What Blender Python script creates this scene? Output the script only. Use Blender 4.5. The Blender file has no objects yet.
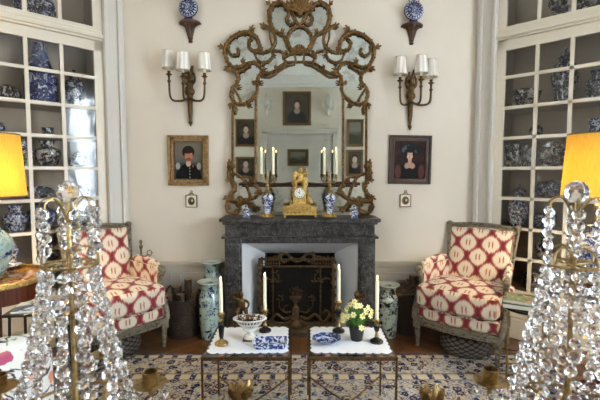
import bpy, bmesh, math, random
from mathutils import Vector, Matrix
random.seed(7)
PI = math.pi
sc = bpy.context.scene
COL = sc.collection
# ------------------------------------------------------------------ camera
F = 410.0
T = math.atan(28 / F)
CZ = 1.57
cam_d = bpy.data.cameras.new('camera'); cam = bpy.data.objects.new('camera', cam_d); COL.objects.link(cam)
cam.location = (0, 0, CZ); cam.rotation_euler = (PI / 2 - T, 0, 0)
cam_d.sensor_width = 36; cam_d.lens = F / 600 * 36; cam_d.clip_start = 0.05
cam_d.dof.use_dof = True; cam_d.dof.focus_distance = 3.4; cam_d.dof.aperture_fstop = 6.5
sc.camera = cam
# ------------------------------------------------------------------ world, light, exposure
w = bpy.data.worlds.new('sky'); sc.world = w; w.use_nodes = True
bgn = w.node_tree.nodes['Background']; bgn.inputs[0].default_value = (0.62, 0.78, 1.0, 1); bgn.inputs[1].default_value = 2.2
sc.view_settings.view_transform = 'Standard'; sc.view_settings.look = 'None'; sc.view_settings.gamma = 1
sc.view_settings.use_curve_mapping = False
sc.view_settings.exposure = 1.12
sc.cycles.use_denoising = True
sc.cycles.max_bounces = 14; sc.cycles.transmission_bounces = 12; sc.cycles.transparent_max_bounces = 24
sc.cycles.glossy_bounces = 6; sc.cycles.diffuse_bounces = 5
sc.cycles.caustics_reflective = False; sc.cycles.caustics_refractive = False
sc.cycles.sample_clamp_indirect = 6.0

def area(name, loc, rot, sx, sy, power, col):
    l = bpy.data.lights.new(name, 'AREA'); l.shape = 'RECTANGLE'; l.size = sx; l.size_y = sy; l.energy = power; l.color = col
    o = bpy.data.objects.new(name, l); o.location = loc; o.rotation_euler = rot; COL.objects.link(o); return o
# daylight at the tall side windows; the left one is added for front light
DAY = (0.86, 0.94, 1.0)
area('window_daylight', (3.62, 1.20, 1.95), (0, PI / 2, 0), 2.6, 1.1, 200, DAY)
area('window_daylight', (3.62, -1.65, 1.95), (0, PI / 2, 0), 2.6, 1.1, 190, DAY)
area('window_daylight', (-3.62, -1.65, 1.95), (0, -PI / 2, 0), 2.6, 1.1, 120, DAY)  # lamp of the unseen left window, added to brighten the fronts

# ------------------------------------------------------------------ pixel to place helpers (distance Y is chosen per thing)
def at(px, py, Y):
    u = (px - 300) / F; v = (200 - py) / F
    dy = math.cos(T) + v * math.sin(T); dz = -math.sin(T) + v * math.cos(T)
    return (u * Y / dy, CZ + dz * Y / dy)
def atx(px, Y, py=172): return at(px, py, Y)[0]
def atz(py, Y): return at(300, py, Y)[1]
def onz(px, py, z):
    u = (px - 300) / F; v = (200 - py) / F
    dy = math.cos(T) + v * math.sin(T); dz = -math.sin(T) + v * math.cos(T)
    t = (z - CZ) / dz
    return (u * t, dy * t)

# ------------------------------------------------------------------ mesh builder
def catmull(pts, n=5, closed=False):
    P = [Vector(p) for p in pts]; L = len(P); out = []
    rng = range(L) if closed else range(L - 1)
    for i in rng:
        p1 = P[i]; p2 = P[(i + 1) % L]
        p0 = P[(i - 1) % L] if (closed or i > 0) else p1
        p3 = P[(i + 2) % L] if (closed or i < L - 2) else p2
        for k in range(n):
            t = k / n
            out.append(0.5 * ((2 * p1) + (p2 - p0) * t + (2 * p0 - 5 * p1 + 4 * p2 - p3) * t * t + (3 * p1 - p0 - 3 * p2 + p3) * t ** 3))
    if not closed: out.append(P[-1])
    return out

class MB:
    def __init__(s): s.v = []; s.f = []; s.tr = None
    def add(s, vs, fs):
        b = len(s.v)
        s.v += [Vector(v) for v in vs]; s.f += [tuple(i + b for i in f) for f in fs]; return s
    def xf(s, M, start=0):
        for i in range(start, len(s.v)): s.v[i] = M @ s.v[i]
        return s
    def box(s, x0, x1, y0, y1, z0, z1, M=None):
        if x0 > x1: x0, x1 = x1, x0
        if y0 > y1: y0, y1 = y1, y0
        if z0 > z1: z0, z1 = z1, z0
        vs = [Vector((x, y, z)) for x in (x0, x1) for y in (y0, y1) for z in (z0, z1)]
        if M: vs = [M @ v for v in vs]
        return s.add(vs, [(0, 1, 3, 2), (4, 6, 7, 5), (0, 4, 5, 1), (2, 3, 7, 6), (0, 2, 6, 4), (1, 5, 7, 3)])
    def lathe(s, prof, c=(0, 0, 0), seg=24, M=None, sy=1.0, caps=True):
        vs = []; fs = []; n = len(prof); c = Vector(c)
        for (r, z) in prof:
            for k in range(seg):
                a = 2 * PI * k / seg
                v = Vector((r * math.cos(a), r * math.sin(a) * sy, z)); vs.append((M @ v if M else v) + c)
        for i in range(n - 1):
            for k in range(seg):
                k2 = (k + 1) % seg
                fs.append((i * seg + k, i * seg + k2, (i + 1) * seg + k2, (i + 1) * seg + k))
        if caps:
            fs.append(tuple(reversed(range(seg)))); fs.append(tuple((n - 1) * seg + k for k in range(seg)))
        return s.add(vs, fs)
    def tube(s, pts, r, seg=8, closed=False, smooth=0, flat=1.0):
        if smooth:
            m = smooth; pts2 = catmull(pts, m, closed)
            if isinstance(r, (list, tuple)):
                L = len(r); r = [r[min(int(q), L - 1)] * (1 - (q - int(q))) + r[min(int(q) + 1, L - 1)] * (q - int(q)) for q in [i / m for i in range(len(pts2))]]
            pts = pts2
        P = [Vector(p) for p in pts]; n = len(P)
        if not isinstance(r, (list, tuple)): r = [r] * n
        vs = []; fs = []; up = None
        for i in range(n):
            if closed: t = P[(i + 1) % n] - P[i - 1]
            else: t = P[min(i + 1, n - 1)] - P[max(i - 1, 0)]
            if t.length < 1e-9: t = Vector((0, 0, 1))
            t.normalize()
            if up is None:
                up = Vector((0, 1, 0)) if abs(t.y) < 0.9 else Vector((1, 0, 0))
            up = (up - t * up.dot(t))
            if up.length < 1e-6: up = t.orthogonal()
            up.normalize(); sd = t.cross(up)
            for k in range(seg):
                a = 2 * PI * k / seg
                vs.append(P[i] + (up * math.cos(a) * flat + sd * math.sin(a)) * r[i])
        m = n if closed else n - 1
        for i in range(m):
            j = (i + 1) % n
            for k in range(seg):
                k2 = (k + 1) % seg
                fs.append((i * seg + k, i * seg + k2, j * seg + k2, j * seg + k))
        if not closed:
            fs.append(tuple(reversed(range(seg)))); fs.append(tuple((n - 1) * seg + k for k in range(seg)))
        return s.add(vs, fs)
    def ball(s, c, r, seg=10, ring=7, M=None):
        if not isinstance(r, (list, tuple)): r = (r, r, r)
        vs = []; fs = []; c = Vector(c)
        for i in range(1, ring):
            th = PI * i / ring
            for k in range(seg):
                a = 2 * PI * k / seg
                v = Vector((r[0] * math.sin(th) * math.cos(a), r[1] * math.sin(th) * math.sin(a), r[2] * math.cos(th)))
                vs.append((M @ v if M else v) + c)
        tv = Vector((0, 0, r[2])); bv = Vector((0, 0, -r[2]))
        vs += [(M @ tv if M else tv) + c, (M @ bv if M else bv) + c]
        T0 = len(vs) - 2
        for i in range(ring - 2):
            for k in range(seg):
                k2 = (k + 1) % seg
                fs.append((i * seg + k, (i + 1) * seg + k, (i + 1) * seg + k2, i * seg + k2))
        for k in range(seg):
            k2 = (k + 1) % seg
            fs.append((T0, k, k2)); fs.append((T0 + 1, (ring - 2) * seg + k2, (ring - 2) * seg + k))
        return s.add(vs, fs)
    def prism(s, pts, d0, d1, plane='xz'):
        n = len(pts)
        if plane == 'xz': f = lambda a, b, d: (a, d, b)
        elif plane == 'xy': f = lambda a, b, d: (a, b, d)
        else: f = lambda a, b, d: (d, a, b)
        vs = [f(a, b, d0) for a, b in pts] + [f(a, b, d1) for a, b in pts]
        fs = [tuple(range(n)), tuple(reversed(range(n, 2 * n)))] + [(i, (i + 1) % n, n + (i + 1) % n, n + i) for i in range(n)]
        return s.add(vs, fs)
    def rbox(s, c, h, r, n=8, bulge=(0, 0, 0), M=None):
        """rounded, puffed box: half sizes h, corner radius r"""
        c = Vector(c); vs = []; idx = {}; fs = []
        def vert(a, b, g):
            key = (round(a, 4), round(b, 4), round(g, 4))
            if key in idx: return idx[key]
            p = Vector((a * h[0], b * h[1], g * h[2]))
            q = Vector([max(-(h[k] - r), min(h[k] - r, p[k])) for k in range(3)])
            d = p - q
            if d.length > 1e-9: p = q + d.normalized() * r
            p.x += bulge[0] * a * (1 - b * b) * (1 - g * g)
            p.y += bulge[1] * b * (1 - a * a) * (1 - g * g)
            p.z += bulge[2] * g * (1 - a * a) * (1 - b * b)
            idx[key] = len(vs); vs.append((M @ p if M else p) + c); return idx[key]
        def warp(t): return math.sin(t * PI / 2) * 0.35 + t * 0.65
        G = [warp(-1 + 2 * i / n) for i in range(n + 1)]
        for ax in range(3):
            for sg in (-1, 1):
                for i in range(n):
                    for j in range(n):
                        q = []
                        for (a, b) in ((G[i], G[j]), (G[i + 1], G[j]), (G[i + 1], G[j + 1]), (G[i], G[j + 1])):
                            t = [0, 0, 0]; t[ax] = sg; t[(ax + 1) % 3] = a; t[(ax + 2) % 3] = b
                            q.append(vert(*t))
                        if sg < 0: q.reverse()
                        fs.append(tuple(q))
        return s.add(vs, fs)
    def build(s, name, mat, parent=None, smooth=38, bevel=0, sub=0, remesh=0, fixn=True, loc=None, rot=None):
        me = bpy.data.meshes.new(name); me.from_pydata([tuple(v) for v in s.v], [], s.f)
        if fixn:
            bm = bmesh.new(); bm.from_mesh(me); bmesh.ops.recalc_face_normals(bm, faces=bm.faces); bm.to_mesh(me); bm.free()
        # box-projected UV in metres
        uv = me.uv_layers.new(name='UVMap'); dat = uv.data
        for p in me.polygons:
            nx, ny, nz = abs(p.normal.x), abs(p.normal.y), abs(p.normal.z)
            for li in p.loop_indices:
                v = me.vertices[me.loops[li].vertex_index].co
                if ny >= nx * 0.9 and ny >= nz * 0.9: dat[li].uv = (v.x, v.z)
                elif nz >= nx * 0.9: dat[li].uv = (v.x, v.y)
                else: dat[li].uv = (v.y, v.z)
        if smooth:
            me.polygons.foreach_set('use_smooth', [True] * len(me.polygons))
            me.set_sharp_from_angle(angle=math.radians(smooth))
        me.materials.append(mat); me.update()
        o = bpy.data.objects.new(name, me); COL.objects.link(o)
        if parent: o.parent = parent
        if loc: o.location = loc
        if rot: o.rotation_euler = rot
        if bevel:
            b = o.modifiers.new('bevel', 'BEVEL'); b.width = bevel; b.segments = 2; b.limit_method = 'ANGLE'; b.angle_limit = math.radians(50)
        if remesh:
            r = o.modifiers.new('fuse', 'REMESH'); r.mode = 'VOXEL'; r.voxel_size = remesh; r.use_smooth_shade = True
        if sub:
            b = o.modifiers.new('sub', 'SUBSURF'); b.levels = sub; b.render_levels = sub
        return o

def tag(o, label=None, cat=None, group=None, kind=None):
    if label: o['label'] = label
    if cat: o['category'] = cat
    if group: o['group'] = group
    if kind: o['kind'] = kind
    return o
def thing(name, label, cat, loc=(0, 0, 0), rz=0, group=None):
    o = bpy.data.objects.new(name, None); COL.objects.link(o); o.empty_display_size = 0.1
    o.location = loc; o.rotation_euler = (0, 0, rz); return tag(o, label, cat, group)
def struct(o): o['kind'] = 'structure'; return o
def dup(o, loc=None, rz=None, label=None, group=None, parent=None, scale=None):
    c = o.copy(); COL.objects.link(c)
    if parent is not None: c.parent = parent
    if loc is not None: c.location = loc
    if rz is not None: c.rotation_euler = (0, 0, rz)
    if scale is not None: c.scale = scale
    if label: c['label'] = label
    if group: c['group'] = group
    for ch in [x for x in KIDS(o)]: dup(ch, parent=c)
    return c
def KIDS(o): return [x for x in COL.objects if x.parent == o]
def RZ(a): return Matrix.Rotation(a, 4, 'Z')
def RX(a): return Matrix.Rotation(a, 4, 'X')
def RY(a): return Matrix.Rotation(a, 4, 'Y')
def TR(x, y, z): return Matrix.Translation((x, y, z))

# ------------------------------------------------------------------ material helpers
def lin(c):
    return tuple(((x / 255) / 12.92 if x / 255 <= 0.04045 else ((x / 255 + 0.055) / 1.055) ** 2.4) for x in c)
class E:
    """tiny expression wrapper around Math nodes"""
    def __init__(s, nt, v): s.nt = nt; s.v = v
    def m(s, op, *a, clamp=False):
        n = s.nt.nodes.new('ShaderNodeMath'); n.operation = op; n.use_clamp = clamp
        for i, x in enumerate((s,) + a):
            x = x.v if isinstance(x, E) else x
            if isinstance(x, (int, float)): n.inputs[i].default_value = x
            else: s.nt.links.new(x, n.inputs[i])
        return E(s.nt, n.outputs[0])
    def __add__(s, o): return s.m('ADD', o)
    __radd__ = __add__
    def __sub__(s, o): return s.m('SUBTRACT', o)
    def __rsub__(s, o): return E(s.nt, o).m('SUBTRACT', s)
    def __mul__(s, o): return s.m('MULTIPLY', o)
    __rmul__ = __mul__
    def __truediv__(s, o): return s.m('DIVIDE', o)
    def abs(s): return s.m('ABSOLUTE')
    def sin(s): return s.m('SINE')
    def floor(s): return s.m('FLOOR')
    def fract(s): return s.m('FRACT')
    def gt(s, o): return s.m('GREATER_THAN', o)
    def lt(s, o): return s.m('LESS_THAN', o)
    def mx(s, o): return s.m('MAXIMUM', o)
    def mn(s, o): return s.m('MINIMUM', o)
    def sq(s): return s.m('MULTIPLY', s)
    def sqrt(s): return s.m('SQRT')
    def pp(s): return s.m('PINGPONG', 1.0)
    def below(s, e, w): # 1 when s<e, soft width w
        return ((e - s) / w + 0.5).m('ADD', 0.0, clamp=True)
    def above(s, e, w): return ((s - e) / w + 0.5).m('ADD', 0.0, clamp=True)
    def between(s, a, b): return s.gt(a) * s.lt(b)
class Ctx:
    def __init__(s, nt):
        s.nt = nt; s.tc = nt.nodes.new('ShaderNodeTexCoord')
        s.obj = s.tc.outputs['Object']; s.uvs = s.tc.outputs['UV']
        sp = nt.nodes.new('ShaderNodeSeparateXYZ'); nt.links.new(s.obj, sp.inputs[0])
        s.x, s.y, s.z = [E(nt, sp.outputs[i]) for i in range(3)]
        sp = nt.nodes.new('ShaderNodeSeparateXYZ'); nt.links.new(s.uvs, sp.inputs[0])
        s.u, s.v = E(nt, sp.outputs[0]), E(nt, sp.outputs[1])
    def vec(s, x, y, z=0.0):
        n = s.nt.nodes.new('ShaderNodeCombineXYZ')
        for i, a in enumerate((x, y, z)):
            if isinstance(a, E): s.nt.links.new(a.v, n.inputs[i])
            else: n.inputs[i].default_value = a
        return n.outputs[0]
    def noise(s, vec=None, scale=5, detail=2, rough=0.5, dist=0.0):
        n = s.nt.nodes.new('ShaderNodeTexNoise'); s.nt.links.new(vec if vec is not None else s.obj, n.inputs['Vector'])
        n.inputs['Scale'].default_value = scale; n.inputs['Detail'].default_value = detail; n.inputs['Roughness'].default_value = rough
        n.inputs['Distortion'].default_value = dist
        return E(s.nt, n.outputs[0])
    def vor(s, vec=None, scale=5, feature='F1', out='Distance', rnd=1.0):
        n = s.nt.nodes.new('ShaderNodeTexVoronoi'); n.feature = feature
        s.nt.links.new(vec if vec is not None else s.obj, n.inputs['Vector']); n.inputs['Scale'].default_value = scale
        n.inputs['Randomness'].default_value = rnd
        return E(s.nt, n.outputs[out])
    def wn(s, vec):
        n = s.nt.nodes.new('ShaderNodeTexWhiteNoise'); s.nt.links.new(vec, n.inputs['Vector']); return E(s.nt, n.outputs['Value'])
    def mix(s, f, a, b):
        n = s.nt.nodes.new('ShaderNodeMix'); n.data_type = 'RGBA'
        if isinstance(f, E): s.nt.links.new(f.v, n.inputs[0])
        else: n.inputs[0].default_value = f
        for i, c in ((6, a), (7, b)):
            if isinstance(c, tuple): n.inputs[i].default_value = (*lin(c), 1)
            else: s.nt.links.new(c, n.inputs[i])
        return n.outputs[2]
    def ell(s, a, b, cx, cz, rx, rz, soft=0.08):
        d = (((a - cx) / rx).sq() + ((b - cz) / rz).sq()).sqrt()
        return d.below(1.0, soft)
def PM(name, fn, rough=0.5, metal=0.0, bump=0.0, bscale=60, coat=0.0, spec=0.5, trans=0.0, sheen=0.0):
    m = bpy.data.materials.new(name); m.use_nodes = True; nt = m.node_tree; b = nt.nodes['Principled BSDF']; c = Ctx(nt)
    b.inputs['Roughness'].default_value = rough; b.inputs['Metallic'].default_value = metal
    b.inputs['Coat Weight'].default_value = coat; b.inputs['Specular IOR Level'].default_value = spec
    b.inputs['Sheen Weight'].default_value = sheen; b.inputs['Coat Roughness'].default_value = 0.1
    h = None
    r = fn(c)
    if isinstance(r, tuple) and len(r) == 2: r, h = r
    nt.links.new(r, b.inputs['Base Color'])
    if h is None and bump: h = c.noise(scale=bscale, detail=3)
    if h is not None:
        bn = nt.nodes.new('ShaderNodeBump'); bn.inputs['Strength'].default_value = bump or 0.3; bn.inputs['Distance'].default_value = 0.01
        nt.links.new(h.v, bn.inputs['Height']); nt.links.new(bn.outputs[0], b.inputs['Normal'])
    return m
def SM(name, col, rough=0.5, metal=0.0, var=0.12, vs=6, **k):
    """plain material with gentle procedural mottling"""
    d = tuple(max(0, x * (1 - var)) for x in col); e = tuple(min(255, x * (1 + var * 0.6)) for x in col)
    return PM(name, lambda c: c.mix(c.noise(scale=vs, detail=4).above(0.5, 0.5), d, e), rough, metal, **k)
def emis(name, col, strength):
    m = bpy.data.materials.new(name); m.use_nodes = True; nt = m.node_tree; b = nt.nodes['Principled BSDF']
    b.inputs['Base Color'].default_value = (*lin(col), 1); b.inputs['Emission Color'].default_value = (*lin(col), 1); b.inputs['Emission Strength'].default_value = strength
    return m

# ------------------------------------------------------------------ materials
WALL = SM('wall_paint', (218, 208, 192), 0.7, var=0.02, vs=1.5, bump=0.05, bscale=90)
TRIM = SM('painted_trim', (203, 198, 188), 0.55, var=0.02, vs=3)
GREYTRIM = SM('grey_dado_paint', (184, 177, 164), 0.5, var=0.03, vs=3)
CEIL = SM('ceiling_paint', (235, 233, 228), 0.8, var=0.01)
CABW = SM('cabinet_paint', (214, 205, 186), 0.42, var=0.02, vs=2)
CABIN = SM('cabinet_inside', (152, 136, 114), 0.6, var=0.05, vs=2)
def _wood(a, b, sc_=6, ax='x'):
    def f(c):
        st = (1.0, 14.0, 14.0) if ax == 'x' else ((14.0, 14.0, 1.0) if ax == 'z' else (14.0, 1.0, 14.0))
        n = c.noise(c.vec(c.x * st[0], c.y * st[1], c.z * st[2]), sc_, 4, 0.6, 0.6)
        return c.mix(n.above(0.5, 0.4), a, b)
    return f
MAHOG = PM('mahogany', _wood((58, 24, 14), (104, 48, 26), 4, 'z'), 0.25, coat=0.4)
DARKWOOD = PM('dark_carved_wood', _wood((52, 32, 20), (92, 60, 36), 6, 'z'), 0.45, bump=0.3, bscale=80)
FRAMEWOOD = PM('dark_frame_wood', _wood((36, 22, 15), (74, 46, 28), 6, 'z'), 0.4)
def _parquet(c):
    W = 0.46; pw = 0.075
    q = c.x / W; col = q.floor(); fx = q.fract(); par = (col * 0.5).fract().gt(0.25)
    t = (fx * (1.0 - par) + (1.0 - fx) * par) * W
    k = (c.y + t) / pw; idn = k.floor(); fr = k.fract()
    rnd = c.wn(c.vec(col, idn, 0.0))
    g = c.noise(c.vec(c.x * 3 + rnd * 9, (c.y + t) * 30, 0.0), 3, 3)
    a = c.mix(rnd, (76, 46, 24), (128, 84, 46))
    a = c.mix(g.above(0.5, 0.5) * 0.5, a, (78, 46, 24))
    gap = (fr - 0.5).abs().gt(0.475).mx((fx - 0.5).abs().gt(0.495))
    return c.mix(gap * 0.75, a, (38, 22, 12))
PARQ = PM('parquet', _parquet, 0.28, coat=0.25)
def _marble(c):
    n = c.noise(scale=6, detail=6, rough=0.7, dist=2.2)
    v = (c.noise(c.vec(c.x * 1.2, c.y, c.z * 0.8), 9, 5, 0.65, 1.8) - 0.5).abs().below(0.018, 0.03)
    a = c.mix(n.above(0.52, 0.12), (16, 15, 17), (62, 60, 61))
    a = c.mix(v * 0.6, a, (120, 116, 114))
    return c.mix(c.noise(scale=22, detail=4, dist=1).above(0.6, 0.1) * 0.7, a, (20, 20, 22))
MARBLE = PM('dark_grey_marble', _marble, 0.3, coat=0.2)
PLASTER = SM('white_hearth_plaster', (208, 210, 212), 0.5, var=0.03, vs=4)
SOOT = SM('soot_black', (14, 13, 13), 0.9, var=0.3)
def _gilt(a, b, d):
    def f(c):
        n = c.noise(scale=45, detail=4, rough=0.65)
        r = c.mix(n.above(0.5, 0.35), a, b)
        return c.mix(c.noise(scale=110, detail=2).above(0.6, 0.15) * 0.6, r, d)
    return f
GILT = PM('aged_gilt_wood', _gilt((74, 50, 26), (146, 112, 64), (36, 24, 14)), 0.36, 0.75, bump=0.7, bscale=120)
ORMOLU = PM('bright_ormolu', _gilt((158, 124, 58), (220, 186, 112), (84, 60, 26)), 0.3, 0.85, bump=0.5, bscale=150)
BRASS = PM('old_brass', _gilt((128, 104, 62), (184, 156, 104), (80, 62, 34)), 0.32, 0.9, bump=0.1, bscale=60)
BRONZE = PM('dark_bronze', _gilt((66, 48, 28), (118, 90, 54), (34, 24, 14)), 0.4, 0.8, bump=0.5, bscale=120)
SCREENB = PM('fire_screen_bronze', _gilt((58, 44, 28), (108, 84, 54), (24, 18, 12)), 0.42, 0.7, bump=0.6, bscale=140)
BLACK = SM('black_lacquer', (20, 17, 16), 0.22, var=0.2)
WAX = SM('ivory_candle_wax', (236, 228, 196), 0.45, var=0.02)
FLAME = emis('candle_flame', (255, 206, 120), 9.0)
SHADEW = PM('white_pleated_shade', lambda c: c.mix(((c.x.m('ARCTAN2', c.y)) * 40).sin().above(0.0, 1.6), (216, 210, 198), (244, 240, 232)), 0.8)
CRUSTW = SM('crazed_white_porcelain', (222, 220, 214), 0.2, var=0.05, vs=20, coat=0.4)
PAPERM = SM('paper_pages', (220, 214, 200), 0.7, var=0.04)
def delft(name, bg=(206, 210, 214), blue=(34, 52, 110), sc_=16, amt=0.52, bands=(), rough=0.15, dens2=True):
    def f(c):
        n = c.noise(scale=sc_, detail=3, rough=0.6, dist=0.8)
        n2 = c.noise(scale=sc_ * 2.4, detail=2, rough=0.5, dist=1.4)
        lines = (n2 - 0.5).abs().below(0.035, 0.03)
        blob = n.above(amt, 0.03) * (n2.above(0.36, 0.06))
        f_ = blob.mx(lines * n.above(amt - 0.09, 0.04)) if dens2 else blob
        for (a, b) in bands:
            e = c.z.between(a, b); f_ = f_.mx(e * (c.x.m('ARCTAN2', c.y) * 14).sin().above(-0.2, 0.3)).mx((c.z - a).abs().lt(0.003)).mx((c.z - b).abs().lt(0.003))
        dk = c.mix(n2.above(0.55, 0.1), blue, tuple(x * 0.6 for x in blue))
        return c.mix(f_, bg, dk)
    return PM(name, f, rough, coat=0.5)
DELFT = delft('blue_and_white_delft', sc_=22)
DELFTS = delft('fine_blue_and_white_delft', sc_=42, amt=0.5)
DELFTD = delft('dense_blue_and_white_china', (172, 174, 178), (20, 26, 62), 24, 0.44)
DELFTK = delft('dark_blue_and_white_china', (176, 172, 162), (18, 20, 34), 20, 0.47)
INKVASE = delft('cobalt_ground_china', (176, 180, 190), (22, 38, 96), 13, 0.40)
CELAD = delft('celadon_blue_vase', (150, 172, 164), (32, 48, 96), 17, 0.575)
CELADW = delft('grey_white_vase', (168, 176, 160), (32, 36, 46), 18, 0.56)
def _ikat(c):
    # feathered edges: threads run vertically
    fz = (c.noise(c.vec(c.u * 190, c.v * 4, 0.0), 1.0, 3) - 0.5) * 0.42
    fx = (c.noise(c.vec(c.u * 6, c.v * 60, 3.0), 1.0, 1) - 0.5) * 0.10
    U = c.u / 0.205 + 0.5 + fx * 0.5; V = c.v / 0.255 + fz * 0.75 + 0.22
    def lat(du, dv):
        a = ((U + du).fract() - 0.5); b = ((V + dv).fract() - 0.5)
        d = ((a / 0.368).abs().m('POWER', 1.6) + (b / 0.308).abs().m('POWER', 1.6))
        bars = (a.abs() - 0.072).abs().below(0.030, 0.03) * b.abs().below(0.105, 0.05)
        ring = (a / 0.25).abs().m('POWER', 1.5) + (b / 0.17).abs().m('POWER', 1.5)
        return d, bars, ring
    d1, b1, r1 = lat(0.0, 0.0); d2, b2, r2 = lat(0.5, 0.5)
    d = d1.mn(d2); bars = b1.mx(b2)
    a = c.mix(d.below(1.02, 0.26), (128, 36, 44), (222, 210, 188))
    pink = (d - 1.12).abs().below(0.12, 0.2)
    a = c.mix(pink * 0.45, a, (196, 112, 100))
    st = ((c.u / 0.205).fract() - 0.5).abs().below(0.035, 0.03) + ((c.u / 0.205 + 0.5).fract() - 0.5).abs().below(0.035, 0.03)
    a = c.mix(st * d.above(1.3, 0.15) * 0.7, a, (110, 16, 34))
    return c.mix(bars * 0.85, a, (170, 58, 58))
IKAT = PM('red_and_cream_ikat', _ikat, 0.85, bump=0.08, bscale=300, sheen=0.1)
def _stripe(c):
    a = c.mix((c.u * 60).sin().above(0.2, 0.3), (206, 150, 92), (160, 60, 44))
    return a
PIPING = SM('cream_piping', (206, 186, 156), 0.8, var=0.1)
GREYW = PM('distressed_grey_paint', lambda c: c.mix(c.noise(scale=40, detail=5, rough=0.7).above(0.56, 0.12), (128, 119, 100), (66, 55, 42)), 0.5, bump=0.4, bscale=90)
def _wick(a, b):
    def f(c):
        ang = c.x.m('ARCTAN2', c.y)
        n = c.noise(scale=30, detail=3)
        k = (c.z * 260).sin(); m_ = (ang * 34).sin()
        wv = (k * m_)
        return c.mix(wv.above(0.0, 1.2) * 0.8 + n * 0.2, a, b), wv
    return f
WICKER = PM('brown_wicker', _wick((32, 21, 16), (88, 64, 48)), 0.7, bump=1.0)
def _bark(c):
    n = c.noise(c.vec(c.x * 1, c.y, c.z * 0.25), 60, 4, 0.7)
    return c.mix(n.above(0.5, 0.2), (44, 32, 25), (100, 78, 60)), n
BARK = PM('log_bark', _bark, 0.9, bump=0.9)
LOGEND = SM('split_log_wood', (142, 108, 74), 0.85, var=0.25, vs=30)
def _kilim(c):
    ang = c.x.m('ARCTAN2', c.y)
    r = (c.x.sq() + c.y.sq()).sqrt()
    a = ((ang * 16).sin() * 0.5 + (c.z * 170).sin() * 0.5).abs().above(0.3, 0.12)
    b = ((ang * 16).sin() * 0.5 + (r * 110).sin() * 0.5).abs().above(0.35, 0.12)
    s_ = c.z.gt(0.2)
    f_ = a * (1.0 - s_) + b * s_
    return c.mix(f_ * 0.75, (26, 22, 22), (112, 104, 94))
HASSOCK = PM('dark_woven_hassock', _kilim, 0.8, bump=0.2)
def _rug(c):
    # distance from the edge of the rug (half sizes 2.05 x 2.4)
    dx = 2.05 - c.x.abs(); dy = 2.4 - c.y.abs(); e = dx.mn(dy)
    def motifs(scale, off, rnd):
        v = c.vec(c.x + off, c.y + off * 0.7, 0.0)
        d = c.vor(v, scale, rnd=rnd)
        n = (c.noise(v, scale * 5.5, 2) - 0.5)
        dd = d + n * 0.34
        return dd
    d1 = motifs(11.0, 0.0, 0.75)
    ring = (d1 - 0.32).abs().below(0.07, 0.03)
    core = d1.below(0.15, 0.04); ring2 = (d1 - 0.2).abs().below(0.025, 0.02)
    nv = c.noise(c.vec(c.x, c.y, 5.0), 7, 2, 0.5, 1.2)
    vine = (nv - 0.5).abs().below(0.014, 0.01)
    n3 = c.noise(scale=50, detail=2, dist=0.8); leaf = n3.above(0.545, 0.02)
    cream = c.mix(c.noise(scale=2.2).above(0.5, 0.5), (166, 154, 132), (190, 180, 160))
    navy = (34, 40, 66); blue = (84, 104, 140)
    a = c.mix(leaf * 0.85, cream, blue)
    a = c.mix(vine, a, (96, 62, 50)); a = c.mix(ring, a, navy); a = c.mix(ring2 * 0.8, a, (140, 92, 70)); a = c.mix(core, a, navy)
    # narrow guard band pattern
    t = (c.x * (dy.lt(dx)) + c.y * (dy.gt(dx)))
    g = (t * 52).sin(); gd = ((g - 0.2).above(0.2, 0.3)) * n3.above(0.42, 0.05)
    gcol = c.mix(gd, (188, 176, 152), (44, 54, 88))
    band = e.between(0.035, 0.085).mx(e.between(0.36, 0.44))
    a = c.mix(band, a, gcol)
    ln = (e - 0.03).abs().below(0.005, 0.003).mx((e - 0.09).abs().below(0.005, 0.003)).mx((e - 0.35).abs().below(0.006, 0.003)).mx((e - 0.45).abs().below(0.006, 0.003)).mx((e - 0.37).abs().below(0.003, 0.003))
    a = c.mix(ln * 0.85, a, (112, 84, 64))
    return c.mix(e.lt(0.02), a, (70, 74, 92))
RUGM = PM('cream_and_navy_rug', _rug, 0.95, bump=0.2, bscale=250, spec=0.1)
def glass_pane(name, tint=(1, 1, 1), base=0.02, rough=0.0):
    m = bpy.data.materials.new(name); m.use_nodes = True; nt = m.node_tree; nt.nodes.clear()
    out = nt.nodes.new('ShaderNodeOutputMaterial'); mx = nt.nodes.new('ShaderNodeMixShader')
    tr = nt.nodes.new('ShaderNodeBsdfTransparent'); tr.inputs[0].default_value = (*tint, 1)
    gl = nt.nodes.new('ShaderNodeBsdfGlossy'); gl.inputs['Roughness'].default_value = rough
    fr = nt.nodes.new('ShaderNodeFresnel'); fr.inputs[0].default_value = 1.52
    tcn = nt.nodes.new('ShaderNodeTexCoord'); nz = nt.nodes.new('ShaderNodeTexNoise'); nz.inputs['Scale'].default_value = 5
    bp = nt.nodes.new('ShaderNodeBump'); bp.inputs['Strength'].default_value = 0.12; bp.inputs['Distance'].default_value = 0.02
    nt.links.new(tcn.outputs['Object'], nz.inputs[0]); nt.links.new(nz.outputs[0], bp.inputs['Height']); nt.links.new(bp.outputs[0], gl.inputs['Normal'])
    ad = nt.nodes.new('ShaderNodeMath'); ad.operation = 'MULTIPLY_ADD'; ad.inputs[1].default_value = .75; ad.inputs[2].default_value = base
    nt.links.new(fr.outputs[0], ad.inputs[0]); nt.links.new(ad.outputs[0], mx.inputs[0]); nt.links.new(tr.outputs[0], mx.inputs[1]); nt.links.new(gl.outputs[0], mx.inputs[2])
    nt.links.new(mx.outputs[0], out.inputs[0]); return m
PANE = glass_pane('old_window_glass', base=0.0)
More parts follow.
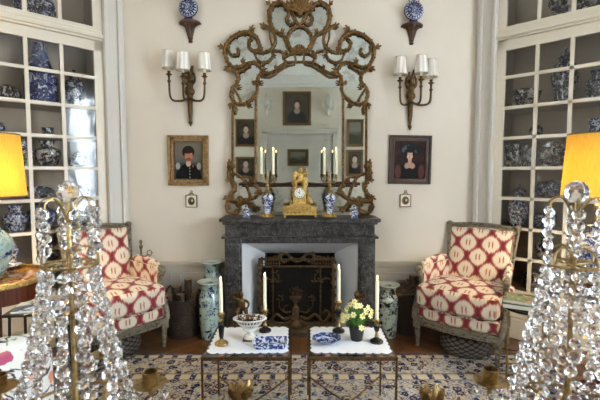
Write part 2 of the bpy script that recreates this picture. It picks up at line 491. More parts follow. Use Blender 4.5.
def crystal():
    m = bpy.data.materials.new('cut_crystal'); m.use_nodes = True; b = m.node_tree.nodes['Principled BSDF']
    b.inputs['Transmission Weight'].default_value = 1; b.inputs['Roughness'].default_value = 0.0; b.inputs['IOR'].default_value = 1.52
    b.inputs['Base Color'].default_value = (0.97, 0.97, 0.98, 1); return m
CRYST = crystal()
def antique_mirror(name, foxing):
    def f(c):
        n = c.noise(scale=9, detail=6, rough=0.75); s_ = c.noise(scale=120, detail=2).above(0.72, 0.03)
        a = c.mix(n.above(foxing, 0.06) * 0.5, (176, 178, 170), (120, 118, 108))
        return c.mix(s_ * 0.7, a, (60, 56, 50))
    return PM(name, f, 0.02, 1.0)
MIRROR = antique_mirror('old_mirror_glass', 0.66); MIRROR2 = antique_mirror('foxed_mirror_glass', 0.55)
MIRROR2.node_tree.nodes['Principled BSDF'].inputs['Roughness'].default_value = 0.12
# ================================================================== the room
YB = 4.10; XC = 1.72; LC = 2.42; DC = LC / math.sqrt(2); XS = XC + DC; YS = YB - DC; YR = -2.3; ZC = 3.95
m = MB(); m.prism([(-XC - .3, YB + .3), (XC + .3, YB + .3), (XS + .6, YS + .2), (XS + .6, YR - .2), (-XS - .6, YR - .2), (-XS - .6, YS + .2)], -0.1, 0.0, 'xy')
struct(m.build('floor', PARQ))
m = MB(); m.prism([(-XC - .5, YB + .5), (XC + .5, YB + .5), (XS + .6, YS + .2), (XS + .6, YR - .2), (-XS - .6, YR - .2), (-XS - .6, YS + .2)], ZC, ZC + .1, 'xy')
struct(m.build('ceiling', CEIL))
# back wall with the hearth hole
HX, HZ = 0.37, 0.76
m = MB(); m.box(-XC, -HX, YB, YB + .2, 0, ZC); m.box(HX, XC, YB, YB + .2, 0, ZC); m.box(-HX, HX, YB, YB + .2, HZ, ZC)
struct(m.build('wall_back', WALL))
# side walls with window holes
def side_wall(name, sx, wins):
    m = MB(); y = YR
    for (a, b) in wins:
        m.box(sx * XS, sx * (XS + .2), y, a, 0, ZC); m.box(sx * XS, sx * (XS + .2), a, b, 0, .45); m.box(sx * XS, sx * (XS + .2), a, b, 3.35, ZC); y = b
    m.box(sx * XS, sx * (XS + .2), y, YS, 0, ZC)
    struct(m.build(name, WALL))
WR = [(-2.2, -1.1), (0.65, 1.75)]; WL = [(-2.2, -1.1)]  # WL is an assumed window, added out of view for its light
side_wall('wall_right', 1, WR); side_wall('wall_left', -1, WL)
m = MB(); m.box(-XS, XS, YR - .2, YR, 0, ZC); struct(m.build('wall_rear', WALL))
wn = 0
SHEER = PM('sheer_voile', lambda c: c.mix(0.5, (235, 240, 246), (240, 244, 250)), 0.9)
def sheer():
    m = bpy.data.materials.new('sheer_curtain'); m.use_nodes = True; nt = m.node_tree; nt.nodes.clear()
    o = nt.nodes.new('ShaderNodeOutputMaterial'); mx = nt.nodes.new('ShaderNodeMixShader'); t = nt.nodes.new('ShaderNodeBsdfTransparent'); l = nt.nodes.new('ShaderNodeBsdfTranslucent')
    l.inputs[0].default_value = (0.85, 0.9, 0.95, 1); mx.inputs[0].default_value = 0.45
    nt.links.new(t.outputs[0], mx.inputs[1]); nt.links.new(l.outputs[0], mx.inputs[2]); nt.links.new(mx.outputs[0], o.inputs[0]); return m
VOILE = sheer()
for sx, ws in ((1, WR), (-1, WL)):
    for (a, b) in ws:
        wn += 1
        m = MB(); X0, X1 = sx * (XS + .06), sx * (XS + .11)
        m.box(X0, X1, a, a + .07, .45, 3.35); m.box(X0, X1, b - .07, b, .45, 3.35); m.box(X0, X1, a, b, .45, .53); m.box(X0, X1, a, b, 3.27, 3.35)
        m.box(X0, X1, (a + b) / 2 - .05, (a + b) / 2 + .05, .45, 3.3)
        for z in (1.15, 1.85, 2.55): m.box(X0, X1, a, b, z - .015, z + .015)
        o = struct(m.build('window_%d' % wn, TRIM))
        g = MB(); g.box(sx * (XS + .08), sx * (XS + .084), a + .06, b - .06, .5, 3.3); g.build('glass_pane', PANE, o)
        m = MB(); n = 60; pts = []
        for i in range(n + 1):
            y = a - .05 + (b - a + .1) * i / n; pts.append((sx * (XS - .07 + .022 * math.sin(i * 1.35)), y))
        vs = [(p[0], p[1], z) for p in pts for z in (.03, 3.5)]
        m.add(vs, [(2 * i, 2 * i + 2, 2 * i + 3, 2 * i + 1) for i in range(n)])
        o = tag(m.build('voile_curtain', VOILE, fixn=False), 'sheer white voile curtain on the %s' % ('right wall window near the cabinet' if a > 0 else ('right wall window near the rear' if sx > 0 else 'added left wall window')), 'curtain', 'voile curtains')
        s_ = o.modifiers.new('t', 'SOLIDIFY'); s_.thickness = 0.001
        r_ = MB(); r_.tube([(sx * (XS - .07), a - .12, 3.51), (sx * (XS - .07), b + .12, 3.51)], .012)
        for yy in (a - .1, b + .1): r_.tube([(sx * (XS - .07), yy, 3.51), (sx * XS, yy, 3.51)], .008)
        r_.build('curtain_rod', BRASS, o)
# cornice all round, dado and baseboard on the back wall
m = MB(); m.box(-XC, XC, YB - .10, YB, 3.72, ZC); m.box(-XC, XC, YB - .05, YB, 3.66, 3.72); struct(m.build('trim_1', CEIL, bevel=.012))
m = MB(); m.box(-XS, XS, YR, YR + .12, 3.74, ZC); m.box(-XS, XS, YR, YR + .06, 3.68, 3.74); struct(m.build('trim_2', CEIL, bevel=.012))
nt_ = 3
for sx in (-1, 1):
    m = MB(); m.box(sx * XC, sx * .72, YB - .03, YB, .63, .67); m.box(sx * XC, sx * .72, YB - .018, YB, .605, .63); struct(m.build('trim_%d' % nt_, GREYTRIM, bevel=.006)); nt_ += 1
    m = MB(); m.box(sx * XC, sx * .72, YB - .008, YB, .0, .605)
    for (a, b) in ((.80, 1.22), (1.30, 1.64)):
        for q in ((a, b, .2, .215), (a, b, .54, .555), (a, a + .015, .2, .555), (b - .015, b, .2, .555)):
            m.box(sx * q[0], sx * q[1], YB - .018, YB - .007, q[2], q[3])
    struct(m.build('trim_%d' % nt_, GREYTRIM)); nt_ += 1
    m = MB(); m.box(sx * XC, sx * .72, YB - .025, YB, 0, .14); struct(m.build('baseboard_%s' % ('left' if sx < 0 else 'right'), GREYTRIM, bevel=.005))
    m = MB(); m.box(sx * (XS - .02), sx * XS, YR, YS, 0, .14); struct(m.build('baseboard_%s_side' % ('left' if sx < 0 else 'right'), TRIM, bevel=.005))
# rear wall: tall double door casing that the mirror shows
m = MB()
for q in ((-0.95, -0.83, 0, 2.60), (0.83, 0.95, 0, 2.60), (-0.95, 0.95, 2.52, 2.64)): m.box(q[0], q[1], YR, YR + .06, q[2], q[3])
struct(m.build('trim_%d' % nt_, TRIM, bevel=.01)); nt_ += 1
m = MB(); m.box(-.82, .82, YR, YR + .03, .02, 2.51); m.box(-.01, .01, YR, YR + .045, .02, 2.51)
for sx in (-1, 1):
    for (za, zb) in ((.25, 1.0), (1.15, 2.36)):
        for q in ((.12, .70, za, za + .03), (.12, .70, zb - .03, zb), (.12, .15, za, zb), (.67, .70, za, zb)): m.box(sx * q[0], sx * q[1], YR + .03, YR + .045, q[2], q[3])
o = struct(m.build('door_1', TRIM))
h = MB(); h.ball((.07, YR + .08, 1.05), .028); h.tube([(.07, YR + .03, 1.05), (.07, YR + .08, 1.05)], .01); h.build('door_handle', BRASS, o)

# ------------------------------------------------------------------ corner walls with china cabinets
OX0, OX1, ZSP, RISE = 0.21, 2.21, 3.18, 0.44
def archz(x):
    t = (x - 1.21) / 1.0; return ZSP + RISE * math.sqrt(max(0, 1 - t * t))
def corner_frame(side):
    if side > 0: return TR(XC, YB, 0) @ RZ(-PI / 4)
    return TR(-XS, YS, 0) @ RZ(PI / 4)
OFFL_ = LC * (1 - .955)
for side in (-1, 1):
    K = .94 if side > 0 else .955
    m = MB(); m.box(0, OX0 * K - .002, 0, .12, 0, ZC); m.box(OX1 * K + .002, LC - (OFFL_ if side < 0 else 0), 0, .12, 0, ZC)
    n = 28
    for i in range(n):
        a = OX0 + 2.0 * i / n; b = OX0 + 2.0 * (i + 1) / n
        za, zb = archz(a) + .002, archz(b) + .002
        a *= K; b *= K
        m.add([(a, 0, za), (b, 0, zb), (b, .12, zb), (a, .12, za), (a, 0, ZC), (b, 0, ZC), (b, .12, ZC), (a, .12, ZC)],
              [(0, 1, 5, 4), (3, 7, 6, 2), (0, 3, 2, 1), (4, 5, 6, 7)])
    if side < 0:
        m.xf(TR(OFFL_, 0, 0))
        m.box(0, OFFL_ + .01, 0, .12, 0, ZC)
    m.xf(corner_frame(side))
    struct(m.build('wall_left_corner' if side < 0 else 'wall_right_corner', TRIM))
SHELFZ = [.478 + .282 * k for k in range(9)]
def make_cabinet(loc, rz, label):
    t = thing('china_cabinet', label, 'cabinet', loc, rz, 'built-in corner china cabinets')
    D = .42
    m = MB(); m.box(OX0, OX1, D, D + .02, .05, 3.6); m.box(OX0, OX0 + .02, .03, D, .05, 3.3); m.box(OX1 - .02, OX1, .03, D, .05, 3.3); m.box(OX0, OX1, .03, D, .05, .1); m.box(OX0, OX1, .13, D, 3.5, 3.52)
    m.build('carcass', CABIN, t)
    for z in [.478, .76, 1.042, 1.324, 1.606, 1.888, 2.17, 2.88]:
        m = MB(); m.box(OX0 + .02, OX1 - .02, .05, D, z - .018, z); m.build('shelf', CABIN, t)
    # casing: pilaster mouldings and arch
    m = MB()
    path = [(OX0, 0)] + [(OX0, z) for z in (1.0, 2.0, ZSP)] + [(1.21 - math.cos(PI * i / 24), ZSP + RISE * math.sin(PI * i / 24)) for i in range(1, 24)] + [(OX1, z) for z in (ZSP, 2.0, 1.0)] + [(OX1, 0)]
    def band(o0, o1, y0, y1):
        ring = []
        for (x, z) in path:
            dx = (x - 1.21); 
            if z <= ZSP: nx, nz = (1 if dx > 0 else -1), 0
            else:
                nx, nz = dx / 1.0, (z - ZSP) / RISE ** 1.0 * 1.0; L = math.hypot(nx, nz); nx /= L; nz /= L
            ring.append((x, z, nx, nz))
        vs = []
        for (x, z, nx, nz) in ring:
            for (o_, y) in ((o0, y0), (o1, y0), (o1, y1), (o0, y1)): vs.append((x + nx * o_, y, z + nz * o_))
        fs = [(4 * i + a, 4 * i + (a + 1) % 4, 4 * i + 4 + (a + 1) % 4, 4 * i + 4 + a) for i in range(len(ring) - 1) for a in range(4)]
        m.add(vs, fs)
    band(-.005, .17, -.03, .0); band(.0, .035, -.05, -.03); band(.13, .17, -.055, -.03)
    m.build('casing', TRIM, t, bevel=.006)
    m = MB(); m.box(OX0, OX1, -.01, .06, 2.795, 2.885); m.box(OX0, OX1, -.035, -.01, 2.815, 2.85); m.build('transom', CABW, t, bevel=.006)
    m = MB(); m.box(OX0, OX1, -.02, .06, .0, .075); m.build('plinth', CABW, t, bevel=.006)
    # arched top light
    m = MB(); g0, g1 = OX0 + .085, OX1 - .085
    m.box(OX0, g0, 0, .035, 2.885, ZSP + .15); m.box(g1, OX1, 0, .035, 2.885, ZSP + .15); m.box(g0, g1, 0, .035, 2.885, 2.915)
    for x in (.58, .855, 1.17, 1.25, 1.565, 1.84): m.box(x - .016, x + .016, .002, .03, 2.91, archz(x) - .03)
    m.box(1.17, 1.25, 0, .035, 2.885, archz(1.21) - .02)
    n = 24
    for i in range(n):
        a = OX0 + 2.0 * i / n; b = OX0 + 2.0 * (i + 1) / n
        m.add([(a, 0, max(2.97, archz(a) - .07)), (b, 0, max(2.97, archz(b) - .07)), (b, 0, archz(b)), (a, 0, archz(a)), (a, .035, max(2.97, archz(a) - .07)), (b, .035, max(2.97, archz(b) - .07)), (b, .035, archz(b)), (a, .035, archz(a))],
              [(0, 1, 2, 3), (7, 6, 5, 4), (0, 4, 5, 1), (3, 2, 6, 7)])
    f_ = m.build('arched_light', CABW, t)
    pts = [(g0, 2.91), (g1, 2.91)] + [(g1 - (g1 - g0) * i / 16, max(3.0, archz(g1 - (g1 - g0) * i / 16) - .05)) for i in range(17)]
    m = MB(); m.prism(pts, .014, .018); m.build('glass_pane', PANE, f_, fixn=True)
    # two doors
    for k in (0, 1):
        a = OX0 if k == 0 else 1.21; b = a + 1.0 - (.003 if k == 0 else 0)
        s0, s1 = (.085, .065) if k == 0 else (.065, .085)
        m = MB(); z0, z1, zg, zt = .08, 2.79, .46, 2.70
        m.box(a, a + s0, 0, .035, z0, z1); m.box(b - s1, b, 0, .035, z0, z1); m.box(a, b, 0, .035, zt, z1); m.box(a, b, 0, .035, zg - .10, zg); m.box(a, b, 0, .035, z0, z0 + .10)
        m.box(a + .06, b - .06, .012, .03, z0 + .08, zg - .08)
        for q in ((a + s0 + .02, b - s1 - .02, z0 + .12, z0 + .135), (a + s0 + .02, b - s1 - .02, zg - .135, zg - .12), (a + s0 + .02, a + s0 + .035, z0 + .12, zg - .12), (b - s1 - .035, b - s1 - .02, z0 + .12, zg - .12)): m.box(q[0], q[1], .002, .014, q[2], q[3])
        for z in SHELFZ[1:8]:
            m.box(a + s0, b - s1, .004, .03, z - .015, z + .013)
        w3 = (b - a - s0 - s1) / 3
        for i in (1, 2): m.box(a + s0 + w3 * i - .016, a + s0 + w3 * i + .016, .004, .03, zg, zt)
        d = m.build('door', CABW, t)
        m = MB(); m.box(a + s0 - .01, b - s1 + .01, .016, .019, zg - .01, zt + .01); m.build('glass_pane', PANE, d)
        for z in (.7, 1.42, 2.55):
            m = MB(); xx = a if k == 0 else b; m.tube([(xx, -.006, z - .045), (xx, -.006, z + .045)], .008); m.ball((xx, -.006, z + .05), .009); m.ball((xx, -.006, z - .05), .009); m.build('hinge', TRIM, d)
    return t
OFFL = LC * (1 - .955)
cabL = make_cabinet((-XS + OFFL / math.sqrt(2), YS + OFFL / math.sqrt(2), 0), PI / 4, 'built-in glazed china cabinet in the left corner wall, behind the round gueridon')
cabL.scale = (.955, 1, 1)
cabR = dup(cabL, (XC, YB, 0), -PI / 4, 'built-in glazed china cabinet in the right corner wall, behind the stack of books', scale=(.94, 1, 1))

# china in the cabinets ---------------------------------------------------
def cabpos(side, px, d=.16):
    u = abs((px - 300) / F); Y = (XC + YB + d * math.sqrt(2)) / (1 + u); return (side * u * Y, Y)
def jar_profile(h, r, lid=True, neck=.45):
    p = [(r * .55, 0), (r * .62, h * .02), (r * .6, h * .05), (r * .82, h * .25), (r, h * .5), (r * .92, h * .66), (r * neck, h * .76), (r * neck, h * .82)]
    if not lid: return p + [(r * (neck + .12), h * .98), (r * (neck + .1), h), (r * (neck - .05), h * .97)]
    return p + [(r * (neck + .1), h * .825), (r * (neck + .08), h * .86), (r * .25, h * .92), (r * .08, h * .935), (r * .14, h * .97), (r * .1, h * .995), (0.001, h)]
def china(kind, side, px, k, h, r, label, mat, d=.17, cat='vase', group=None):
    x, y = cabpos(side, px, d); z = (SHELFZ[k] if isinstance(k, int) else k)
    rz = (-PI / 4 if side > 0 else PI / 4)
    if kind == 'jar':
        t = MB().lathe(jar_profile(h, r), seg=28).build('lidded_jar', mat, loc=(x, y, z), smooth=50)
    elif kind == 'vase':
        t = MB().lathe(jar_profile(h, r, False), seg=28).build('porcelain_vase', mat, loc=(x, y, z), smooth=50)
    elif kind == 'pyramid':
        t = MB().lathe([(r, 0), (r, h * .42), (r * .96, h * .46), (r * .55, h * .75), (r * .32, h * .97), (r * .36, h), (r * .2, h)], seg=28).build('porcelain_vase', mat, loc=(x, y, z), smooth=50)
    elif kind == 'bowl':
        t = MB().lathe([(r * .45, 0), (r * .5, h * .1), (r * .8, h * .35), (r, h * .9), (r * .98, h), (r * .9, h * .9), (r * .5, h * .25), (0.001, h * .2)], seg=28).build('china_bowl', mat, loc=(x, y, z), smooth=50)
    elif kind == 'dome':
        t = MB().lathe([(r * .6, 0), (r * .95, h * .2), (r, h * .4), (r * .97, h * .43), (r * .8, h * .75), (r * .35, h * .93), (0.001, h)], seg=28).build('covered_bowl', mat, loc=(x, y, z), smooth=50)
    elif kind == 'mug':
        t = MB().lathe([(r * .95, 0), (r, h * .05), (r * .9, h * .5), (r, h * .95), (r * .98, h), (r * .86, h * .98), (r * .8, h * .1), (.001, h * .1)], seg=24).build('china_mug', mat, loc=(x, y, z), smooth=50)
    elif kind == 'box':
        m = MB(); m.rbox((0, 0, h / 2), (r, .05, h / 2), .012, 4); t = m.build('china_caddy', mat, loc=(x, y, z), rot=(0, 0, rz))
    elif kind == 'plate':
        m = MB(); P = [(.001, 0), (r * .6, .004), (r * .66, .012), (r, .024), (r * .99, .030), (r * .66, .020), (r * .6, .012), (.001, .008)]
        seg = 8 if 'octagonal' in label else 32
        m.lathe(P, seg=seg, sy=h / (2 * r) if h else 1, caps=False, M=RX(PI / 2 - .18))
        M_ = RX(PI / 2 - .18); t = m.build('china_plate', mat, loc=(x, y, z + (h / 2 if h else r) * .985), rot=(0, 0, rz), smooth=30)
        return tag(t, label, 'plate', group)
    elif kind == 'tureen':
        t = MB().lathe([(r * .55, 0), (r * .6, h * .06), (r * .9, h * .25), (r, h * .45), (r * 1.03, h * .5), (r * .9, h * .6), (r * .4, h * .78), (r * .1, h * .84), (r * .16, h * .93), (.001, h)], seg=28, sy=.75).build('small_tureen', mat, loc=(x, y, z), rot=(0, 0, rz), smooth=50)
    return tag(t, label, cat, group)
# left cabinet
china('pyramid', -1, 45, 6, .54, .135, 'tall tapering blue and white vase, highest tall piece in the left cabinet', INKVASE)
china('dome', -1, 11, 6, .15, .11, 'pale domed covered bowl left of the tall tapering vase in the left cabinet', DELFTK, cat='bowl')
china('jar', -1, 78, 6, .36, .095, 'lidded blue and white jar right of the tall tapering vase in the left cabinet', DELFTD, cat='jar')
china('mug', -1, 50, 5, .085, .05, 'small dark blue cup alone on its shelf in the left cabinet', DELFTD, cat='cup')
china('jar', -1, 4, 5, .11, .035, 'tiny lidded pot at left edge of the cup shelf in the left cabinet', DELFTD, cat='pot')
china('vase', -1, 49, 4, .25, .11, 'squat grey-white vase with dark branches in the left cabinet', DELFTK)
china('vase', -1, 24, 4, .25, .085, 'blue and white vase just right of the yellow lampshade in the left cabinet', DELFTS)
china('dome', -1, 80, 4, .16, .09, 'covered bowl in the right-hand column of the left cabinet, fourth shelf', DELFTK, cat='bowl')
china('plate', -1, 36, 3, .12, .14, 'dark blue dish with white rim leaning above the crystal ball, left cabinet', DELFTD, d=.22)
china('vase', -1, 40, 2, .27, .12, 'broad dark blue vase behind the left crystal girandole', INKVASE)
china('vase', -1, 14, 2, .24, .10, 'floral blue vase below the yellow lampshade in the left cabinet', DELFTS)
china('dome', -1, 80, 2, .17, .09, 'dark covered bowl behind the top of the left armchair', DELFTK, cat='bowl')
china('jar', -1, 84, 3, .18, .06, 'small dark lidded jar in the right-hand column of the left cabinet', DELFTK, cat='jar')
china('plate', -1, 0, 1, 0, .11, 'round blue and white plate standing above the gueridon top', DELFTS, d=.14)
china('jar', -1, 50, 1, .22, .08, 'dark blue jar on the low shelf behind the left girandole ring', DELFTD, cat='jar')
china('plate', -1, 42, 2.88, 0, .17, 'round blue charger in the arched top of the left cabinet', DELFTD, d=.25)
# right cabinet
china('jar', 1, 560, 6, .50, .11, 'tall lidded beaker jar, the tallest piece in the right cabinet', DELFTD, cat='jar')
china('bowl', 1, 523, 6, .17, .13, 'dark patterned bowl left of the tall lidded jar in the right cabinet', DELFTK, cat='bowl')
china('vase', 1, 592, 6, .26, .09, 'dark vase right of the tall lidded jar in the right cabinet', DELFTD)
china('tureen', 1, 534, 5, .15, .06, 'small lidded bowl with tall finial above the square tea caddies', DELFTD, cat='bowl')
china('mug', 1, 592, 5, .14, .05, 'blue and white mug above the right yellow lampshade', DELFTS, cat='mug')
china('box', 1, 512, 4, .23, .065, 'leftmost square tea caddy on the fourth shelf of the right cabinet', DELFTK, cat='caddy', group='square tea caddies')
china('box', 1, 528, 4, .22, .05, 'square tea caddy beside the framed round dish, right cabinet', DELFTD, cat='caddy', group='square tea caddies')
china('plate', 1, 552, 4, 0, .12, 'round dish with a tree scene beside the right yellow lampshade', DELFTK, d=.2)
china('tureen', 1, 520, 3, .13, .055, 'little lidded tureen alone above the ginger jar, right cabinet', DELFTD, cat='tureen')
china('plate', 1, 553, 3, .17, .17, 'dark blue octagonal platter just left of the right lampshade base', DELFTD, d=.2)
china('jar', 1, 519, 2, .34, .095, 'bulbous ginger jar with lid above the right armchair back', DELFTS, cat='jar')
china('box', 1, 545, 2, .14, .10, 'low rectangular china box right of the ginger jar', DELFTD, cat='box')
china('vase', 1, 546, 1, .2, .07, 'dark small vase on the shelf beneath the low china box', DELFTK)
china('dome', 1, 537, 0, .18, .11, 'dark covered dish on the lowest shelf behind the right armchair', DELFTK, cat='dish')
china('plate', 1, 573, 2.88, .44, .26, 'large octagonal blue platter in the arched top of the right cabinet', DELFTK, d=.25)
# ================================================================== fireplace
YF = 3.80
def fx(px, Y=YF, py=240): return at(px, py, Y)[0]
t = thing('fireplace', 'dark grey marble fireplace with white splayed hearth between two tall vases', 'fireplace', (0, 4.1, 0))
def L(y): return y - 4.1
zs = atz(219.0, 3.72)
m = MB(); hw = .745
pts = [(-hw, L(4.1)), (-hw, L(3.75)), (-hw + .04, L(3.71)), (hw - .04, L(3.71)), (hw, L(3.75)), (hw, L(4.1))]
m.prism(pts, zs - .035, zs, 'xy'); m.build('mantel_shelf', MARBLE, t, bevel=.008)
zf = atz(236.5, YF); zo = atz(242.5, YF)
m = MB(); m.box(-.70, .70, L(3.80), L(4.1), zf, zs - .035); m.box(-.72, .72, L(3.775), L(4.1), zs - .06, zs - .03); m.build('frieze', MARBLE, t, bevel=.006)
m = MB(); m.box(-.73, .73, L(3.765), L(4.1), zf - .018, zf + .004); m.box(-.545, .545, L(3.805), L(4.1) - .2, zo - .01, zf - .01); m.build('lintel_moulding', MARBLE, t, bevel=.006)
for s in (-1, 1):
    m = MB(); m.box(s * .545, s * .705, L(3.795), L(4.1), .10, zf - .015); m.box(s * .535, s * .72, L(3.775), L(4.1), 0, .10)
    m.box(s * .565, s * .685, L(3.785), L(3.80), .16, zf - .07); m.build('pilaster', MARBLE, t, bevel=.006)
# splayed white surround
ix, iz = .355, HZ - .01
m = MB(); th = .02
for s in (-1, 1):
    m.add([(s * .545, L(3.83), 0), (s * ix, L(4.12), 0), (s * ix, L(4.12), iz), (s * .545, L(3.83), zo), (s * (.545 + th), L(3.83), 0), (s * (ix + th), L(4.12), 0), (s * (ix + th), L(4.12), iz), (s * (.545 + th), L(3.83), zo)],
          [(0, 1, 2, 3), (7, 6, 5, 4), (0, 4, 5, 1), (3, 2, 6, 7), (0, 3, 7, 4), (1, 5, 6, 2)])
    m.build('hearth_cheek', PLASTER, t, smooth=0); m = MB()
m.add([(-.545, L(3.83), zo), (.545, L(3.83), zo), (ix, L(4.12), iz), (-ix, L(4.12), iz), (-.545, L(3.83), zo + th), (.545, L(3.83), zo + th), (ix, L(4.12), iz + th), (-ix, L(4.12), iz + th)],
      [(0, 1, 2, 3), (7, 6, 5, 4), (0, 4, 5, 1), (3, 2, 6, 7), (0, 3, 7, 4), (1, 5, 6, 2)])
hd = m.build('hearth_hood', PLASTER, t, smooth=0)
m = MB(); m.box(-.37, .37, L(4.5), L(4.52), 0, .78); m.box(-.39, -.37, L(4.12), L(4.52), 0, .78); m.box(.37, .39, L(4.12), L(4.52), 0, .78); m.box(-.39, .39, L(4.12), L(4.52), .76, .78); m.build('firebox', SOOT, t)
m = MB(); m.box(-.53, .53, L(3.80), L(4.49), 0, .012); m.build('hearth_slab', MARBLE, t)

# ------------------------------------------------------------------ fire screen
YS_ = 3.90
t = thing('fire_screen', 'ornate dark bronze fire screen with a flower urn in the hearth', 'fire screen', (0, YS_, 0.012))
def sp(px, py, dy=0.0):
    x, z = at(px, py, YS_); return (x, dy, z - .012)
def scrl(m, pts, r, dy=0.0, sm=4, seg=7): m.tube([sp(a, b, dy) for a, b in pts], r, seg, smooth=sm)
m = MB()
bz = sp(300, 322)[2]
for px in (260.0, 333.5):
    x = sp(px, 290)[0]; m.tube([(x, 0, .03), (x, 0, sp(px, 258)[2])], .016, 8)
    for i in range(16): m.ball((x + (.012 if i % 2 else -.012), -.005, .08 + i * .041), (.017, .012, .02), 7, 5)
for py in (259.5, 266.5): m.tube([sp(260, py), sp(333.5, py)], .010, 8)
m.box(sp(258, 300)[0], sp(335.5, 300)[0], -.02, .02, 0, .05); m.box(sp(260, 300)[0], sp(333.5, 300)[0], -.012, .012, .05, .10)
for px in (258, 335.5): m.box(sp(px, 300)[0] - .03, sp(px, 300)[0] + .03, -.09, .09, 0, .03)
m.build('frame', SCREENB, t, bevel=.003)
for s in (0, 1):
    m = MB()
    for i in range(26):
        px = 262.5 + i * 2.75
        if 281 < px < 312 or (px < 297) == bool(s): continue
        m.tube([sp(px, 260), sp(px, 263.5), sp(px, 266.5)], [.004, .008, .004], 6)
    m.tube([sp(262 if s == 0 else 312, 263.5), sp(281 if s == 0 else 331.5, 263.5)], .003, 5)
    m.build('balustrade', SCREENB, t)
m = MB()
for s in (1, -1):
    def q(pts): return [(297 + s * (a - 297), b) for a, b in pts]
    scrl(m, q([(297, 262), (290, 259.5), (284, 262), (280.5, 259), (281, 255), (285, 253.5), (289.5, 256), (288, 260), (284.5, 259)]), [.012, .013, .014, .014, .014, .012, .009, .007, .006])
    scrl(m, q([(289, 255), (293, 258.5), (297, 259)]), .010)
    m.ball(sp(*q([(281, 254)])[0]), (.024, .014, .024), 8, 6)
    scrl(m, q([(281, 256), (276, 256.5), (270, 258), (262, 258.5)]), [.012, .009, .007, .005])
    for i in range(5): m.ball(sp(*q([(262 + 4 * i, 257.8 - (i % 2))])[0]), (.010, .008, .014), 6, 5)
m.build('crest', SCREENB, t)
for s in (1, -1):
    m = MB()
    def q(pts): return [(296.5 + s * (a - 296.5), b) for a, b in pts]
    x0 = q([(272.7, 0)])[0][0]
    m.tube([(sp(x0, 290)[0], 0, .09), (sp(x0, 290)[0], 0, sp(x0, 267)[2])], .007, 7)
    for i in range(12): m.ball((sp(x0, 290)[0], -.004, .12 + i * .048), (.012, .008, .014), 6, 5)
    scrl(m, q([(273, 272), (276, 273), (279, 279), (276, 281)]), .005); scrl(m, q([(273, 280), (268, 279), (265, 278)]), .005)
    scrl(m, q([(273, 281), (279, 282), (282, 280)]), .004)
    for p in ((277, 271), (278, 275), (275, 279), (267, 278), (264, 279), (281, 281), (271, 282)): m.ball(sp(*q([p])[0]), (.012, .006, .009), 6, 5)
    m.build('inner_stile', SCREENB, t)
m = MB()
ux = sp(295.6, 300)[0]
def uz(py): return sp(296, py)[2]
# urn on its pedestal
prof = [(.028, uz(312)), (.040, uz(310)), (.034, uz(307)), (.016, uz(305.5)), (.010, uz(303.5)), (.020, uz(302)), (.052, uz(299)), (.062, uz(296)), (.058, uz(295.3)), (.05, uz(295.3))]
m.lathe(prof, (ux, -.01, 0), 16, sy=.4); m.box(ux - .036, ux + .036, -.02, .01, uz(320), uz(311)); m.box(ux - .05, ux + .05, -.024, .01, uz(321), uz(318.5))
m.build('urn', SCREENB, t)
m = MB()
random.seed(3)
for i in range(26):
    a = random.uniform(-1, 1); h = random.uniform(0, 1)
    m.ball(sp(296 + a * (6.5 - 3 * h), 294.5 - h * 8, -.012), (.011, .009, .010), 6, 5)
for a in (-5, -2, 1, 4): scrl(m, [(295.6 + a * .4, 295), (295.6 + a, 291), (295.6 + a * 1.2, 288)], .004, -.008)
m.build('flower_bunch', SCREENB, t)
m = MB()
for s in (1, -1):
    def q(pts): return [(295.8 + s * (a - 295.8), b) for a, b in pts]
    scrl(m, q([(291, 311), (285, 312), (280, 307.5), (279, 303), (280, 300)]), [.008, .007, .006, .006, .005], -.01)
    scrl(m, q([(284, 311), (284, 306), (288, 305)]), [.006, .005, .004], -.01)
    for i in range(12): m.ball(sp(*q([(280 + random.uniform(-3.6, 3.6), 297.5 + random.uniform(-2.6, 2.6))])[0], -.012), (.009, .007, .008), 6, 5)
    scrl(m, q([(291, 316), (284, 318.5), (277, 314), (272, 318), (268, 322), (262, 314), (266, 310), (269, 313)]), [.014, .014, .013, .014, .014, .012, .010, .008], -.01)
    scrl(m, q([(291, 320), (283, 323.5), (275, 322), (262, 322)]), [.012, .014, .012, .01], -.012)
m.ball((ux, -.02, uz(324)), (.05, .02, .05), 10, 7)
m.build('scrollwork', SCREENB, t)
def meshmat():
    m = bpy.data.materials.new('fine_dark_mesh'); m.use_nodes = True; nt = m.node_tree; b = nt.nodes['Principled BSDF']
    b.inputs['Base Color'].default_value = (.012, .011, .010, 1); b.inputs['Specular IOR Level'].default_value = .05; b.inputs['Alpha'].default_value = 0.9; b.inputs['Roughness'].default_value = .8; return m
m = MB(); m.box(sp(262, 300)[0], sp(332, 300)[0], .004, .006, .05, sp(300, 266)[2]); m.build('mesh_panel', meshmat(), t)

